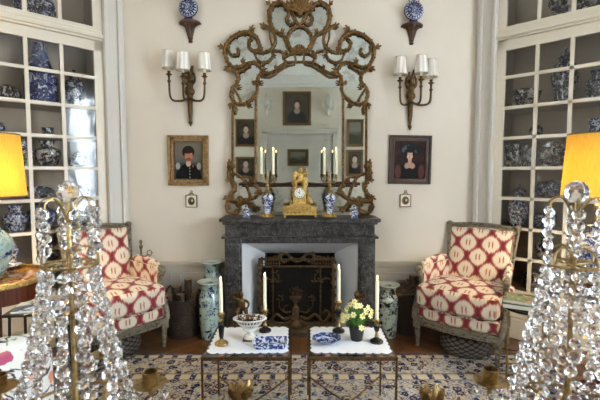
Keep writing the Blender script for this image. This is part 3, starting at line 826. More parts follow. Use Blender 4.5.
# ------------------------------------------------------------------ andirons (gilt figures)
def figure(m, x, y, z, h, s=1):
    """small seated cherub with scroll, height h"""
    k = h
    m.ball((x, y, z + k * .52), (k * .13, k * .10, k * .20), 10, 8); m.ball((x + s * k * .02, y - k * .02, z + k * .82), (k * .095, k * .09, k * .11), 10, 8)
    m.tube([(x, y, z + k * .70), (x, y, z + k * .78)], k * .05, 8)
    m.tube([(x - s * k * .10, y, z + k * .64), (x - s * k * .24, y - k * .06, z + k * .56), (x - s * k * .20, y - k * .12, z + k * .42)], [k * .05, k * .04, k * .03], 8, smooth=3)
    m.tube([(x + s * k * .10, y, z + k * .64), (x + s * k * .26, y - k * .03, z + k * .74), (x + s * k * .22, y - k * .05, z + k * .90)], [k * .05, k * .04, k * .03], 8, smooth=3)
    m.tube([(x - s * k * .05, y, z + k * .38), (x - s * k * .16, y - k * .16, z + k * .36), (x - s * k * .18, y - k * .16, z + k * .16), (x - s * k * .22, y - k * .2, z + k * .12)], [k * .08, k * .07, k * .05, k * .03], 8, smooth=3)
    m.tube([(x + s * k * .06, y, z + k * .38), (x + s * k * .14, y - k * .16, z + k * .30), (x + s * k * .10, y - k * .14, z + k * .10), (x + s * k * .10, y - k * .2, z + k * .05)], [k * .08, k * .07, k * .05, k * .03], 8, smooth=3)
    m.tube([(x + s * k * .05, y + k * .08, z + k * .62), (x + s * k * .22, y + k * .16, z + k * .78), (x + s * k * .30, y + k * .16, z + k * .60)], [k * .03, k * .07, k * .01], 8, smooth=3)
for s, lab in ((-1, 'gilt cherub andiron left of the fire screen, behind the white openwork basket'), (1, 'gilt cherub andiron right of the fire screen, behind the potted flowers')):
    Y = 3.74; x = at(241.5 if s < 0 else 356, 310, Y)[0]
    t = thing('andiron', lab, 'andiron', (x, Y, 0), 0, 'gilt andirons')
    m = MB(); m.box(-.075, .075, -.05, .05, .05, .09); m.box(-.06, .06, -.04, .04, .09, .20)
    for a in (-1, 1):
        m.tube([(a * .05, 0, .08), (a * .10, 0, .07), (a * .11, 0, .02), (a * .08, 0, 0.01)], [.02, .02, .018, .014], 8, smooth=3); m.ball((a * .09, -.02, .03), .022)
        m.tube([(a * .05, -.03, .20), (a * .085, -.03, .17), (a * .06, -.045, .12), (a * .035, -.045, .15)], .012, 8, smooth=3)
    m.build('scroll_base', BRONZE, t, bevel=.004)
    m = MB(); figure(m, 0, 0, .19, .30, s); m.build('cherub', BRONZE, t, remesh=.006)

# ------------------------------------------------------------------ mirror over the mantel
YM = 4.085
t = thing('overmantel_mirror', 'tall carved gilt rococo mirror with scrolling crest standing on the mantel', 'mirror', (0, YM, zs))
def mp(px, py, dy=-.03):
    x, z = at(px, py, YM - .03); return (x, dy, z - zs)
CXM = 299.5
SD = (0, 1)
def both(pts):
    r = [pts, [(2 * CXM - a, b) for a, b in pts]]; return [r[k] for k in SD]
random.seed(11)
def gilt_scroll(m, pts, r, dy=-.035, leaves=True, ball=(True, True)):
    for q in both(pts):
        P = [mp(a, b, dy) for a, b in q]; n = len(P)
        R = r if isinstance(r, list) else [r * (.7 + .5 * math.sin(PI * (i + .5) / n)) for i in range(n)]
        m.tube(P, R, 8, smooth=5, flat=1.1)
        # raised leaf ribs riding on the scroll
        C = catmull(P, 5)
        if leaves:
            for i in range(2, len(C) - 1, 3):
                c = C[i]; d = (C[i] - C[i - 1]).normalized(); nrm = Vector((-d.z, 0, d.x)); sg = 1 if (i // 3) % 2 else -1
                rr = R[min(int(i / 5), n - 1)]
                m.ball(c + nrm * rr * .75 * sg + Vector((0, -.006, 0)), (rr * .62, rr * .7, rr * .62), 7, 5)
        if ball[0]: m.ball(P[0], (R[0] * 1.7, R[0] * 1.5, R[0] * 1.7), 8, 6)
        if ball[1]: m.ball(P[-1], (R[-1] * 1.7, R[-1] * 1.5, R[-1] * 1.7), 8, 6)
m = MB()
# inner arch moulding
gilt_scroll(m, [(256.5, 97), (257, 84), (259.5, 76), (268, 73.5), (275, 70.5), (281, 65.5), (288, 62.3), (299.5, 61.8)], .012, leaves=False, ball=(False, False))
gilt_scroll(m, [(262, 77), (270, 77), (279, 71), (287, 66), (293, 65)], .009, leaves=True, ball=(True, False))
gilt_scroll(m, [(284, 58), (290, 54), (299.5, 53.5)], .010, leaves=False); gilt_scroll(m, [(294.5, 54), (295.5, 60), (294, 64)], .009)
gilt_scroll(m, [(286, 52), (283, 57), (286, 62)], .011)
m.build('arch_moulding', GILT, t)
for x0 in (255.8, 232.6):
    for q in both([(x0, 96), (x0, 183)]): m = MB(); m.tube([mp(a, b) for a, b in q], .013 if x0 > 240 else .011, 8); m.build('side_bar', GILT, t)
m = MB()
m.tube([mp(239, 184), mp(262, 183), mp(270, 186), mp(282, 184.5), mp(299.5, 183), mp(317, 184.5), mp(329, 186), mp(337, 183), mp(360, 184)], .016, 8, smooth=4); m.box(mp(240, 0)[0], mp(359, 0)[0], -.03, -.012, mp(0, 187)[2], mp(0, 183)[2])
m.build('bottom_rail', FRAMEWOOD, t)
# crest
m = MB()
gilt_scroll(m, [(286.5, 19), (288.5, 13), (286, 6), (280.5, 3.2), (274, 4.5), (270, 10), (269.3, 18), (271, 25), (275.5, 31), (281.5, 34.5), (286, 37.5)], [.012, .015, .018, .02, .022, .022, .021, .02, .018, .016, .012])
gilt_scroll(m, [(295, 17), (294.5, 22), (290.5, 24.5), (287, 22), (286.5, 18)], .011)
gilt_scroll(m, [(299.5, 26.5), (294, 28), (289, 33), (287.3, 40), (289.5, 47), (294, 51.5), (299.5, 53)], .015, ball=(False, False))
gilt_scroll(m, [(299.5, 25), (296, 21), (292, 13), (291, 6), (293, 0)], .013)
gilt_scroll(m, [(282.5, 35), (285, 41), (288, 48), (292, 53)], .011)
gilt_scroll(m, [(264, 27), (268.5, 28.5), (273, 32), (275.5, 39), (273.5, 46), (268, 51), (261, 52.8), (254, 51)], [.018, .014, .013, .014, .014, .014, .013, .01])
gilt_scroll(m, [(270, 30), (270, 38), (272, 45)], .008)
gilt_scroll(m, [(275, 50.5), (280, 51), (283, 53), (283.5, 56)], .009)
gilt_scroll(m, [(255, 54), (257.5, 60), (263, 62.5), (268.5, 61), (272, 57), (272.5, 52)], .011)
for q in both([(265, 27)]): m.ball(mp(*q[0]), (.04, .025, .025), 9, 7)
m.build('crest_scrolls', GILT, t)
m = MB()
for i in range(-4, 5):   # shell palmette at the top and a smaller one under the oval
    a = i * .30; P = [mp(299.5 + math.sin(a) * k * 1.0, 13 - math.cos(a) * k, -.05 - .01 * (k > 8)) for k in (0, 8, 15.5)]
    m.tube(P, [.010, .020, .012], 8, smooth=4); m.ball(P[-1], .017, 7, 5)
m.ball(mp(299.5, 13), (.035, .03, .035), 10, 7)
m.build('shell_palmette', GILT, t)
m = MB()
for i in range(-3, 4):
    a = i * .36; P = [mp(299.5 + math.sin(a) * k, 52 - math.cos(a) * k, -.05) for k in (0, 4, 7)]
    m.tube(P, [.006, .013, .008], 7, smooth=3)
m.build('shell_palmette', GILT, t)
for SD in ((0,), (1,)):
    # shoulders
    m = MB()
    gilt_scroll(m, [(260, 50), (258.5, 42), (254, 35.5), (247, 32.5), (240, 33.5), (233, 37), (227.5, 42.5), (224.8, 49), (225.3, 56), (228, 62.5), (233, 67), (240, 66.5), (247, 63.5), (254, 62.5), (259, 66), (262, 72)], [.018, .02, .022, .022, .02, .018, .018, .018, .018, .018, .018, .016, .016, .018, .018, .014])
    gilt_scroll(m, [(259, 50), (253.5, 50.5), (249.5, 48), (248.5, 42.5), (251, 39)], .014)
    gilt_scroll(m, [(228, 46), (229, 52), (233, 55.5), (238, 54), (238, 49.5)], .013)
    for q in both([(251.5, 31)]): m.ball(mp(*q[0]), .028, 9, 7)
    for q in both([(223.3, 48)]): m.ball(mp(*q[0]), (.028, .02, .018), 9, 7)
    gilt_scroll(m, [(228.5, 69), (234.5, 71.5), (238.2, 77), (236.5, 83), (232.5, 88), (231, 95), (233.5, 101.5), (239, 104.5), (246, 103), (252, 98.5), (256.5, 92.5), (257.5, 86), (253.5, 82.5)], [.02, .018, .016, .014, .015, .017, .018, .018, .016, .015, .014, .013, .012])
    gilt_scroll(m, [(233, 88), (237, 94), (240, 100)], .010); gilt_scroll(m, [(249, 66), (243, 70), (238, 73)], .013)
    gilt_scroll(m, [(262, 72), (258, 77), (256.5, 84)], .013); gilt_scroll(m, [(234, 104), (236, 109), (235, 113)], .012)
    m.build('shoulder_scroll', GILT, t)
SD = (0, 1)
for SD in ((0,), (1,)):
    m = MB()
    gilt_scroll(m, [(231, 166), (229, 173), (231.5, 181), (234.5, 188), (231.5, 194), (228.5, 198), (232, 201), (240, 200.5), (249, 199.5), (256, 196), (259, 190), (256, 186)], [.024, .022, .020, .020, .022, .022, .024, .022, .020, .020, .018, .015])
    for P_ in ((231, 168), (229.5, 176), (234, 185), (231, 197), (239, 199), (257, 193), (228, 208), (236, 212), (250, 205)):
        for q in both([P_]): m.ball(mp(*q[0]), (.026, .022, .034), 7, 6, M=RY(.6 if q[0][0] < 299 else -.6))
    gilt_scroll(m, [(250, 197), (247, 187), (242, 178), (235, 174)], .013); gilt_scroll(m, [(256, 184), (250, 178), (244, 177)], .011)
    gilt_scroll(m, [(229, 200), (226.5, 207), (230, 212.5), (237, 213), (240, 209), (237.5, 205)], [.016, .017, .018, .018, .015, .012])
    gilt_scroll(m, [(240, 205), (247, 203), (253, 206), (256, 211)], .013)
    m.build('foot_scroll', GILT, t)
SD = (0, 1)
def acanthus(m, px, py, ang, size, n=3):
    """spray of carved leaf blades fanning about ang (0 = up), mirrored by both()"""
    for k, (q,) in zip(SD, both([(px, py)])):
        sg = 1 if k == 0 else -1
        for j in range(n):
            a = math.radians((ang + (j - (n - 1) / 2) * 34)) * sg; L_ = size * (1 if j == n // 2 else .78)
            b = mp(q[0], q[1], -.045); d = Vector((math.sin(a), 0, math.cos(a)))
            P = [Vector(b), Vector(b) + d * L_ * .45 + Vector((0, -.012, 0)), Vector(b) + d * L_ + Vector((sg * .006, -.020, 0)), Vector(b) + d * L_ * 1.08 + Vector((sg * .012, -.008, -.004))]
            m.tube(P, [L_ * .12, L_ * .24, L_ * .13, L_ * .04], 7, smooth=3, flat=.6)
for SD in ((0,), (1,)):
    for a in ((265, 28, -60, .06), (251, 32, 20, .055), (224, 48, -80, .06), (229, 68, -120, .055), (232, 103, 200, .06), (246, 104, 120, .05), (258, 84, 60, .045), (272, 52, 150, .045), (259, 51, 20, .05),
              (283, 34, -20, .045), (270, 6, -50, .05), (279, 3, 0, .05), (288, 20, 170, .035), (243, 64, 0, .05), (262, 72, 60, .05), (275, 69, 10, .035), (286, 64, 200, .03), (231, 165, -20, .06), (230, 180, -90, .05), (229, 197, -110, .06),
              (240, 200, 170, .055), (257, 192, 100, .05), (250, 183, 30, .05), (255, 210, 60, .05), (231, 210, -60, .05), (236, 88, 60, .045), (262, 62, 160, .04)):
        m = MB(); acanthus(m, *a); m.build('acanthus_leaf', GILT, t)
SD = (0, 1)
ol = [(243, 212), (238, 205), (232, 198), (233, 188), (231.5, 178), (232.5, 168), (232.5, 104), (231, 95), (236.5, 83), (235, 73), (226, 62), (225, 48), (233, 37), (247, 33), (257, 40), (259.5, 50), (266, 52), (273, 48), (275, 38), (270, 27), (269.5, 16), (271, 8), (277, 3.5), (283, 4), (288, 9), (292, 3), (299.5, 0)]
ol = ol + [(2 * CXM - a, b) for a, b in reversed(ol[:-1])]
m = MB(); m.prism([(mp(a, b)[0], mp(a, b)[2]) for a, b in ol], -.014, -.006); m.build('border_glass', MIRROR2, t, smooth=0)
il = [(256, 184), (256, 97), (257, 84), (259.5, 76), (268, 73.5), (275, 70.5), (281, 65.5), (288, 62.3)]
il = il + [(2 * CXM - a, b) for a, b in reversed(il)]
m = MB(); m.prism([(mp(a, b)[0], mp(a, b)[2]) for a, b in il], -.020, -.0145); m.build('main_glass', MIRROR, t, smooth=0)
for q in both([(232.6, 0), (255.8, 0)]):
    a, b = sorted((mp(q[0][0], 0)[0], mp(q[1][0], 0)[0]))
    m = MB(); m.box(a, b, -.020, -.0145, mp(0, 180)[2], mp(0, 104)[2]); m.build('side_glass', MIRROR, t, smooth=0)

# ------------------------------------------------------------------ on the mantel shelf
def mant(px, Y=3.86): return at(px, 214, Y)[0]
# clock
YC = 3.87
t = thing('mantel_clock', 'gilt bronze mantel clock with a seated figure over a white dial', 'clock', (at(300, 200, YC)[0], YC, zs))
def ch(py): return atz(py, YC - .05) - zs
m = MB(); s_ = .0092
for x in (-.145, .145):
    for y in (-.045, .045): m.lathe([(.010, 0), (.018, .008), (.016, .02), (.008, .026)], (x, y, 0), 10)
m.box(-.165, .165, -.06, .06, .024, .050); m.box(-.155, .155, -.052, .052, .05, .095); m.box(-.165, .165, -.06, .06, .095, .108); m.box(-.10, .10, -.045, .045, .108, .125)
m.build('plinth', ORMOLU, t, bevel=.004)
m = MB()
for i in range(-4, 5): m.ball((i * .03, -.055, .072), (.011, .006, .010), 7, 5)
m.tube([(-.13, -.055, .07), (-.06, -.058, .085), (0, -.058, .065), (.06, -.058, .085), (.13, -.055, .07)], .005, 6, smooth=4); m.build('relief_frieze', ORMOLU, t)
m = MB(); m.box(-.065, .06, -.04, .04, .12, .255); m.box(-.072, .067, -.045, .045, .25, .262); m.build('clock_case', ORMOLU, t, bevel=.004)
DZ = ch(193.2)
m = MB(); m.lathe([(.054, 0), (.056, .006), (.050, .010), (.046, .006)], (-.004, -.040, DZ), 28, M=RX(PI / 2)); m.build('bezel', ORMOLU, t)
m = MB(); m.lathe([(.047, 0), (.047, .006), (.001, .0075)], (-.004, -.0405, DZ), 28, M=RX(PI / 2)); dl = m.build('dial', SM('enamel_dial', (238, 236, 230), .15, var=.02), t)
m = MB()
for i in range(12):
    a = i * PI / 6; M_ = TR(-.004, -.0485, DZ) @ RY(a); m.box(-.0022, .0022, -.0006, .0006, .030, .041, M_)
m.build('hour_marks', BLACK, dl)
m = MB(); m.box(-.0016, .0016, -.051, -.050, -.006, .032, TR(-.004, 0, DZ) @ RY(.12)); m.box(-.002, .002, -.0525, -.0515, -.006, .022, TR(-.004, 0, DZ) @ RY(-1.0)); m.build('hands', BLACK, dl)
m = MB(); figure(m, .0, 0, .25, .235, 1)
m.tube([(-.04, 0, .27), (-.062, -.01, .35), (-.045, -.01, .42), (-.02, 0, .40)], [.02, .022, .018, .01], 8, smooth=4); m.tube([(.03, 0, .36), (.055, .0, .37), (.055, 0, .32), (.04, -.01, .26)], [.02, .02, .022, .02], 8, smooth=4)
m.ball((0, 0, .27), (.07, .035, .03), 10, 7); m.build('seated_figure', ORMOLU, t, remesh=.005)
m = MB(); m.ball((.085, -.01, .155), (.03, .025, .035), 9, 7); m.tube([(.07, -.01, .20), (.09, -.02, .17), (.11, -.02, .13)], [.016, .02, .016], 8, smooth=3); m.ball((.075, -.015, .225), .016); m.tube([(.06, -.01, .24), (.05, -.01, .30)], .006, 6)
m.ball((-.085, -.01, .145), (.018, .018, .022), 8, 6); m.tube([(-.088, 0, .15), (-.094, 0, .20), (-.088, 0, .262)], [.007, .008, .004], 8, smooth=3)
m.build('side_figure', ORMOLU, t, remesh=.005)
# garniture vases fitted as candelabra
def candle_mesh(r, h):
    m = MB(); m.lathe([(r * 1.05, 0), (r, h * .02), (r * .96, h * .97), (r * .7, h), (.001, h)], seg=12); return m
def garniture(loc, label, mirror):
    t = thing('candelabra_vase', label, 'candelabra', loc, 0, 'mantel candelabra vases')
    m = MB(); m.lathe([(.062, 0), (.066, .006), (.055, .014), (.05, .026), (.036, .034), (.034, .04)], seg=20)
    for i in range(8): m.ball((.056 * math.cos(i * PI / 4), .056 * math.sin(i * PI / 4), .014), .014, 7, 5)
    m.build('gilt_base', ORMOLU, t)
    m = MB(); m.lathe([(.034, .036), (.030, .05), (.036, .09), (.052, .15), (.056, .185), (.048, .21), (.030, .222), (.028, .23)], seg=24); m.build('vase_body', DELFT, t, smooth=60)
    m = MB(); m.lathe([(.034, .226), (.036, .240), (.022, .255), (.012, .275), (.018, .30), (.008, .33), (.008, .37), (.014, .385), (.008, .41), (.010, .425), (.002, .44)], seg=16)
    cups = []
    for s, x, y in ((1, .058, -.02), (-1, -.052, -.02)):
        m.tube([(0, 0, .345), (x * .6, y, .325), (x * 1.05, y, .345), (x, y, .375)], [.006, .006, .005, .006], 8, smooth=4)
        m.lathe([(.008, .370), (.022, .377), (.023, .382), (.012, .385), (.014, .405), (.012, .407)], (x, y, 0), 14); cups.append((x, y, .404))
    m.build('candle_arms', BRASS, t)
    return t, cups
gv = []
for px, lab in ((267.5, 'blue and white candelabra vase on the mantel left of the clock'), (329.5, 'blue and white candelabra vase on the mantel right of the clock')):
    x = mant(px, 3.86)
    t, cups = garniture((x, 3.86, zs), lab, px > 300)
    for i, (cx_, cy_, cz_) in enumerate(cups):
        o = thing('candle', 'lit ivory candle, %s of the two in the candelabra vase %s of the clock' % ('right' if i == 0 else 'left', 'left' if px < 300 else 'right'), 'candle', (x + cx_, 3.86 + cy_, zs + cz_), 0, 'mantel candles')
        candle_mesh(.0115, .225).build('wax_stick', WAX, o); f_ = MB(); f_.lathe([(.001, .228), (.0045, .234), (.003, .244), (.001, .254)], seg=8); f_.tube([(0, 0, .223), (0, 0, .232)], .0012, 6); f_.build('flame', FLAME, o)
    m = MB(); m.lathe([(.085, 0), (.088, .003), (.08, .005), (.001, .005)], seg=28)
# little delft figures at the ends of the mantel
for px, lab in ((246.5, 'small blue and white delft figurine at the left end of the mantel'), (354.5, 'small blue and white delft figurine at the right end of the mantel')):
    m = MB(); m.box(-.03, .03, -.02, .02, 0, .014); m.lathe([(.026, .012), (.03, .03), (.018, .06), (.016, .075), (.022, .085), (.010, .10)], seg=14); m.ball((0, 0, .112), .014, 10, 8)
    m.tube([(-.018, 0, .08), (-.032, -.01, .06), (-.018, -.018, .05)], .006, 6, smooth=3); m.tube([(.018, 0, .08), (.032, -.01, .065), (.02, -.02, .05)], .006, 6, smooth=3)
    tag(m.build('delft_figurine', DELFTS, loc=(mant(px, 3.80), 3.80, zs), remesh=.004), lab, 'figurine', 'delft figurines')

# ------------------------------------------------------------------ wall sconces
def make_sconce(loc, label, arms):
    t = thing('wall_sconce', label, 'wall light', loc, 0, 'bronze wall sconces')
    m = MB(); m.tube([(0, -.02, -.26), (0, -.022, -.18), (0, -.025, -.05), (0, -.03, .05), (.01, -.03, .16), (.03, -.03, .27)], [.012, .022, .026, .034, .022, .010], 10, smooth=4)
    m.ball((0, -.022, -.275), (.02, .016, .02)); m.ball((0, -.022, -.30), (.010, .010, .014)); m.ball((0, -.03, .02), (.05, .03, .045), 10, 7)
    for s in (-1, 1): m.tube([(s * .01, -.03, .08), (s * .05, -.035, .12), (s * .045, -.035, .19), (s * .02, -.035, .21), (s * .02, -.035, .25)], [.012, .012, .011, .01, .008], 7, smooth=3)
    for i in range(7): m.ball((math.sin(i * 2.1) * .028, -.045, -.02 + i * .035), (.018, .012, .02), 7, 5)
    m.build('back_plate', BRONZE, t)
    for (x, y, z) in arms:
        m = MB(); m.tube([(0, -.04, -.04), (x * .45, y * .7, -.075), (x * .92, y * 1.0, -.055), (x, y, z - .035), (x, y, z)], [.013, .011, .010, .010, .012], 8, smooth=5)
        m.ball((x, y, z - .05), (.018, .018, .016)); m.lathe([(.012, z), (.03, z + .012), (.031, z + .016), (.014, z + .018), (.016, z + .045), (.012, z + .047)], (x, y, 0), 14); a = m.build('candle_arm', BRONZE, t)
        m = MB(); m.lathe([(.010, z + .045), (.010, z + .085)], (x, y, 0), 10); m.build('candle_sleeve', WAX, a)
        m = MB(); m.lathe([(.062, z + .070), (.048, z + .235), (.046, z + .234), (.060, z + .071), (.062, z + .070)], (x, y, 0), 28, caps=False)
        m.v = [Vector((v.x, v.y, v.z)) for v in m.v]; sh = m.build('lamp_shade', SHADEW, t)
        m = MB(); m.lathe([(.0635, z + .068), (.0632, z + .074), (.058, z + .074), (.058, z + .068), (.0635, z + .068)], (x, y, 0), 28, caps=False); m.build('shade_trim', PIPING, sh); m = MB(); m.lathe([(.0493, z + .230), (.0490, z + .237), (.045, z + .237), (.045, z + .230), (.0493, z + .230)], (x, y, 0), 28, caps=False); m.build('shade_trim', PIPING, sh)
    return t
xa, za = at(190, 94, 4.07)
S0 = make_sconce((xa, 4.095, za), 'three-light bronze sconce with white shades above the officer portrait', ((-.175, -.11, .155), (-.015, -.20, .115), (.165, -.11, .135)))
xb, zb = at(410.5, 98, 4.07)
S1 = make_sconce((xb, 4.095, zb), 'three-light bronze sconce with white shades above the lady portrait', ((-.125, -.11, .135), (.05, -.20, .125), (.175, -.10, .115)))

# ------------------------------------------------------------------ brackets with moon flasks
def flask_mat(c):
    r = (c.x.sq() + (c.z - .112).sq()).sqrt(); a = c.x.m('ARCTAN2', c.z - .112)
    n = c.noise(scale=30, detail=2, dist=1.0)
    f_ = (r - .074).abs().below(.006, .004) * (a * 18).sin().above(.2, .4)
    f_ = f_.mx(r.lt(.058) * (n - .5).abs().below(.022, .02)); f_ = f_.mx((r - .085).abs().below(.002, .001))
    return c.mix(f_, (20, 28, 76), (176, 188, 206))
FLASK = PM('cobalt_moon_flask', flask_mat, .15, coat=.5)
def bracket(px, py0, py1, side):
    x, z1 = at(px, py0, 4.0); z0 = atz(py1, 4.05); h = z1 - z0
    sd = 'left' if side < 0 else 'right'
    t = thing('wall_bracket', 'carved wooden wall bracket carrying the moon flask %s of the mirror' % sd, 'bracket', (x, 4.1, z0), 0, 'carved wall brackets')
    def half(prof, m):
        seg = 14; vs = []; n = len(prof)
        for r, z in prof:
            for k in range(seg + 1):
                a = PI + PI * k / seg; vs.append((r * math.cos(a), r * math.sin(a), z))
        fs = [(i * (seg + 1) + k, i * (seg + 1) + k + 1, (i + 1) * (seg + 1) + k + 1, (i + 1) * (seg + 1) + k) for i in range(n - 1) for k in range(seg)]
        fs.append(tuple(range(seg + 1))); fs.append(tuple((n - 1) * (seg + 1) + k for k in range(seg + 1)))
        fs.append(tuple([i * (seg + 1) for i in range(n)] + [i * (seg + 1) + seg for i in reversed(range(n))]))
        m.add(vs, fs)
    m = MB(); half([(.104, h - .024), (.108, h - .012), (.10, h - .01), (.098, h)], m); m.build('ledge', DARKWOOD, t)
    m = MB(); half([(.010, 0), (.024, .012), (.018, .03), (.026, .045), (.022, .06), (.026, h * .38), (.034, h * .60), (.046, h * .74), (.070, h * .84), (.092, h - .02)], m)
    for i in range(5): a = PI + PI * (i + .5) / 5; m.tube([(q_ * math.cos(a), q_ * math.sin(a), z_) for q_, z_ in ((.02, .05), (.033, h * .5), (.044, h * .70), (.066, h * .82), (.094, h - .03))], [.004, .006, .007, .008, .008], 6, smooth=3)
    m.build('tapered_body', DARKWOOD, t)
    m = MB()
    P = [(.001, -.03), (.070, -.028), (.090, -.012), (.093, 0), (.090, .012), (.070, .028), (.001, .03)]
    m.lathe(P, (0, 0, .112), 32, M=RX(PI / 2), sy=1.0, caps=False); m.lathe([(.045, 0), (.047, .006), (.04, .015), (.036, .022)], seg=20, sy=.6); m.lathe([(.016, .198), (.014, .22), (.024, .24), (.02, .245)], seg=18)
    for a in (-1, 1): m.tube([(a * .02, 0, .225), (a * .045, 0, .22), (a * .045, 0, .19)], .005, 7, smooth=3)
    tag(m.build('moon_flask', FLASK, loc=(x, 4.035, z0 + h + .001)), 'round blue and white moon flask on the bracket %s of the mirror' % sd, 'vase', 'moon flasks')
bracket(187.5, 18.5, 41.5, -1); bracket(414.5, 21.5, 43.5, 1)

# ------------------------------------------------------------------ portraits
def frame_parts(t, w, h, fw, mat, mat2, d=.035):
    m = MB()
    for (a, b, dd, e) in ((0, fw * .45, d, 0), (fw * .45, fw, d * .6, 0)):
        x0, x1, z0, z1 = -w / 2 + a, w / 2 - a, -h / 2 + a, h / 2 - a; q = b - a
        m.box(x0, x1, -dd, 0, z1 - q, z1); m.box(x0, x1, -dd, 0, z0, z0 + q); m.box(x0, x0 + q, -dd, 0, z0, z1); m.box(x1 - q, x1, -dd, 0, z0, z1)
    m.build('picture_frame', mat, t, bevel=.004)
    m = MB(); x0, x1, z0, z1 = -w / 2 + fw, w / 2 - fw, -h / 2 + fw, h / 2 - fw; q = .008
    m.box(x0, x1, -d * .7, 0, z1 - q, z1); m.box(x0, x1, -d * .7, 0, z0, z0 + q); m.box(x0, x0 + q, -d * .7, 0, z0, z1); m.box(x1 - q, x1, -d * .7, 0, z0, z1); m.build('inner_slip', mat2, t)
def officer(c):
    X, Z = c.x, c.z; n = c.noise(scale=25, detail=3)
    a = c.mix(((Z + .02) * 3 + n * .4).above(0.2, 0.5), (58, 66, 68), (104, 98, 84))
    a = c.mix(Z.below(-.02, .01) * .8, a, (44, 62, 64))
    a = c.mix(c.ell(X, Z, .0, -.16, .125, .13, .05), a, (9, 8, 12))
    for s in (-1, 1): a = c.mix(c.ell(X, Z, s * .105, -.055, .022, .035, .2), a, (150, 146, 132))
    a = c.mix(c.ell(X, Z, .0, .085, .062, .06, .1), a, (30, 20, 16))
    a = c.mix(c.ell(X, Z, .0, -.03, .025, .03, .1), a, (178, 150, 130))
    a = c.mix(c.ell(X, Z, .003, .045, .04, .058, .12), a, (176, 112, 84))
    a = c.mix(c.ell(X, Z, -.006, .09, .05, .022, .2), a, (32, 20, 16))
    a = c.mix(c.ell(X, Z, .003, .012, .03, .016, .3) * .6, a, (60, 30, 22))
    for s in (-1, 1): a = c.mix(c.ell(X, Z, .003 + s * .016, .055, .006, .004, .3) * .8, a, (40, 24, 20))
    a = c.mix(c.ell(X, Z, .003, .034, .005, .014, .4) * .4, a, (130, 70, 55)); a = c.mix(c.ell(X, Z, .003, .022, .013, .004, .3) * .7, a, (110, 40, 36))
    for i in range(4): a = c.mix(c.ell(X, Z, .012, -.075 - i * .03, .005, .005, .2), a, (180, 176, 160))
    return c.mix(c.ell(X, Z, .045, -.055, .008, .012, .2) * .8, a, (170, 80, 50))
def lady(c):
    X, Z = c.x, c.z; n = c.noise(scale=14, detail=3)
    a = c.mix(n.above(.5, .4), (24, 14, 13), (52, 30, 27))
    a = c.mix(c.ell(X, Z, .0, -.17, .13, .15, .08), a, (10, 9, 13))
    for s in (-1, 1): a = c.mix(c.ell(X, Z, s * .115, -.12, .03, .07, .3), a, (86, 48, 44))
    a = c.mix(c.ell(X, Z, .0, .10, .095, .065, .12), a, (20, 20, 26)); a = c.mix(c.ell(X, Z, .0, .10, .085, .05, .12) * n.above(.56, .05) * .6, a, (90, 96, 104))
    a = c.mix(c.ell(X, Z, .0, -.06, .052, .036, .2), a, (176, 140, 122)); a = c.mix(c.ell(X, Z, .0, -.115, .04, .035, .1), a, (10, 9, 13))
    a = c.mix(c.ell(X, Z, .0, .0, .018, .04, .1), a, (184, 148, 128)); a = c.mix(c.ell(X, Z, -.002, .05, .034, .046, .12), a, (198, 160, 140))
    a = c.mix(c.ell(X, Z, .0, .088, .045, .02, .2), a, (26, 20, 20))
    for s in (-1, 1):
        a = c.mix(c.ell(X, Z, s * .036, .06, .012, .035, .2), a, (26, 20, 20)); a = c.mix(c.ell(X, Z, s * .013 - .002, .055, .006, .004, .3) * .8, a, (44, 28, 26))
    a = c.mix(c.ell(X, Z, -.002, .026, .010, .004, .3) * .8, a, (150, 56, 56)); a = c.mix(c.ell(X, Z, -.002, .04, .004, .010, .4) * .4, a, (150, 104, 90))
    return a
def picture(name, px, py0, py1, px0, px1, Yw, mat, fmat, smat, label, cat='painting', group=None, fw=.035, tilt=0):
    x0, _ = at(px0, (py0 + py1) / 2, Yw); x1, _ = at(px1, (py0 + py1) / 2, Yw); z1 = atz(py0, Yw); z0 = atz(py1, Yw)
    t = thing(name, label, cat, ((x0 + x1) / 2, Yw, (z0 + z1) / 2), 0, group); w_, h_ = x1 - x0, z1 - z0
    frame_parts(t, w_, h_, fw, fmat, smat); m = MB(); m.box(-w_ / 2 + fw, w_ / 2 - fw, -.012, -.004, -h_ / 2 + fw, h_ / 2 - fw); m.build('canvas', mat, t); 
    if tilt: t.rotation_euler = (0, tilt, 0)
    return t
GILTF = PM('worn_gilt_frame', _gilt((110, 84, 50), (160, 128, 80), (70, 50, 28)), .4, .5)
picture('framed_portrait', 188, 135.5, 185.5, 168.5, 209, 4.1, PM('officer_portrait', officer, .65, spec=.2), GILTF, DARKWOOD, 'gilt framed portrait of a dark-haired person in an epauletted uniform', 'painting', fw=.06, tilt=.005)
picture('framed_portrait', 409, 135.5, 184, 388.5, 430.5, 4.1, PM('lady_portrait', lady, .6, spec=.2), FRAMEWOOD, DARKWOOD, 'dark framed portrait of a person in a low black dress and headdress', 'painting', fw=.045, tilt=.012)
def mini_mat(c):
    X, Z = c.x, c.z
    a = c.mix(c.ell(X, Z, 0, 0, .037, .043, .06), (222, 212, 186), (150, 116, 66)); a = c.mix(c.ell(X, Z, 0, 0, .031, .037, .06), a, (70, 64, 48))
    a = c.mix(c.ell(X, Z, .004, -.012, .02, .02, .2), a, (22, 18, 18)); return c.mix(c.ell(X, Z, .008, .004, .010, .013, .2), a, (196, 160, 136))
MINI = PM('miniature_portrait', mini_mat, .3)
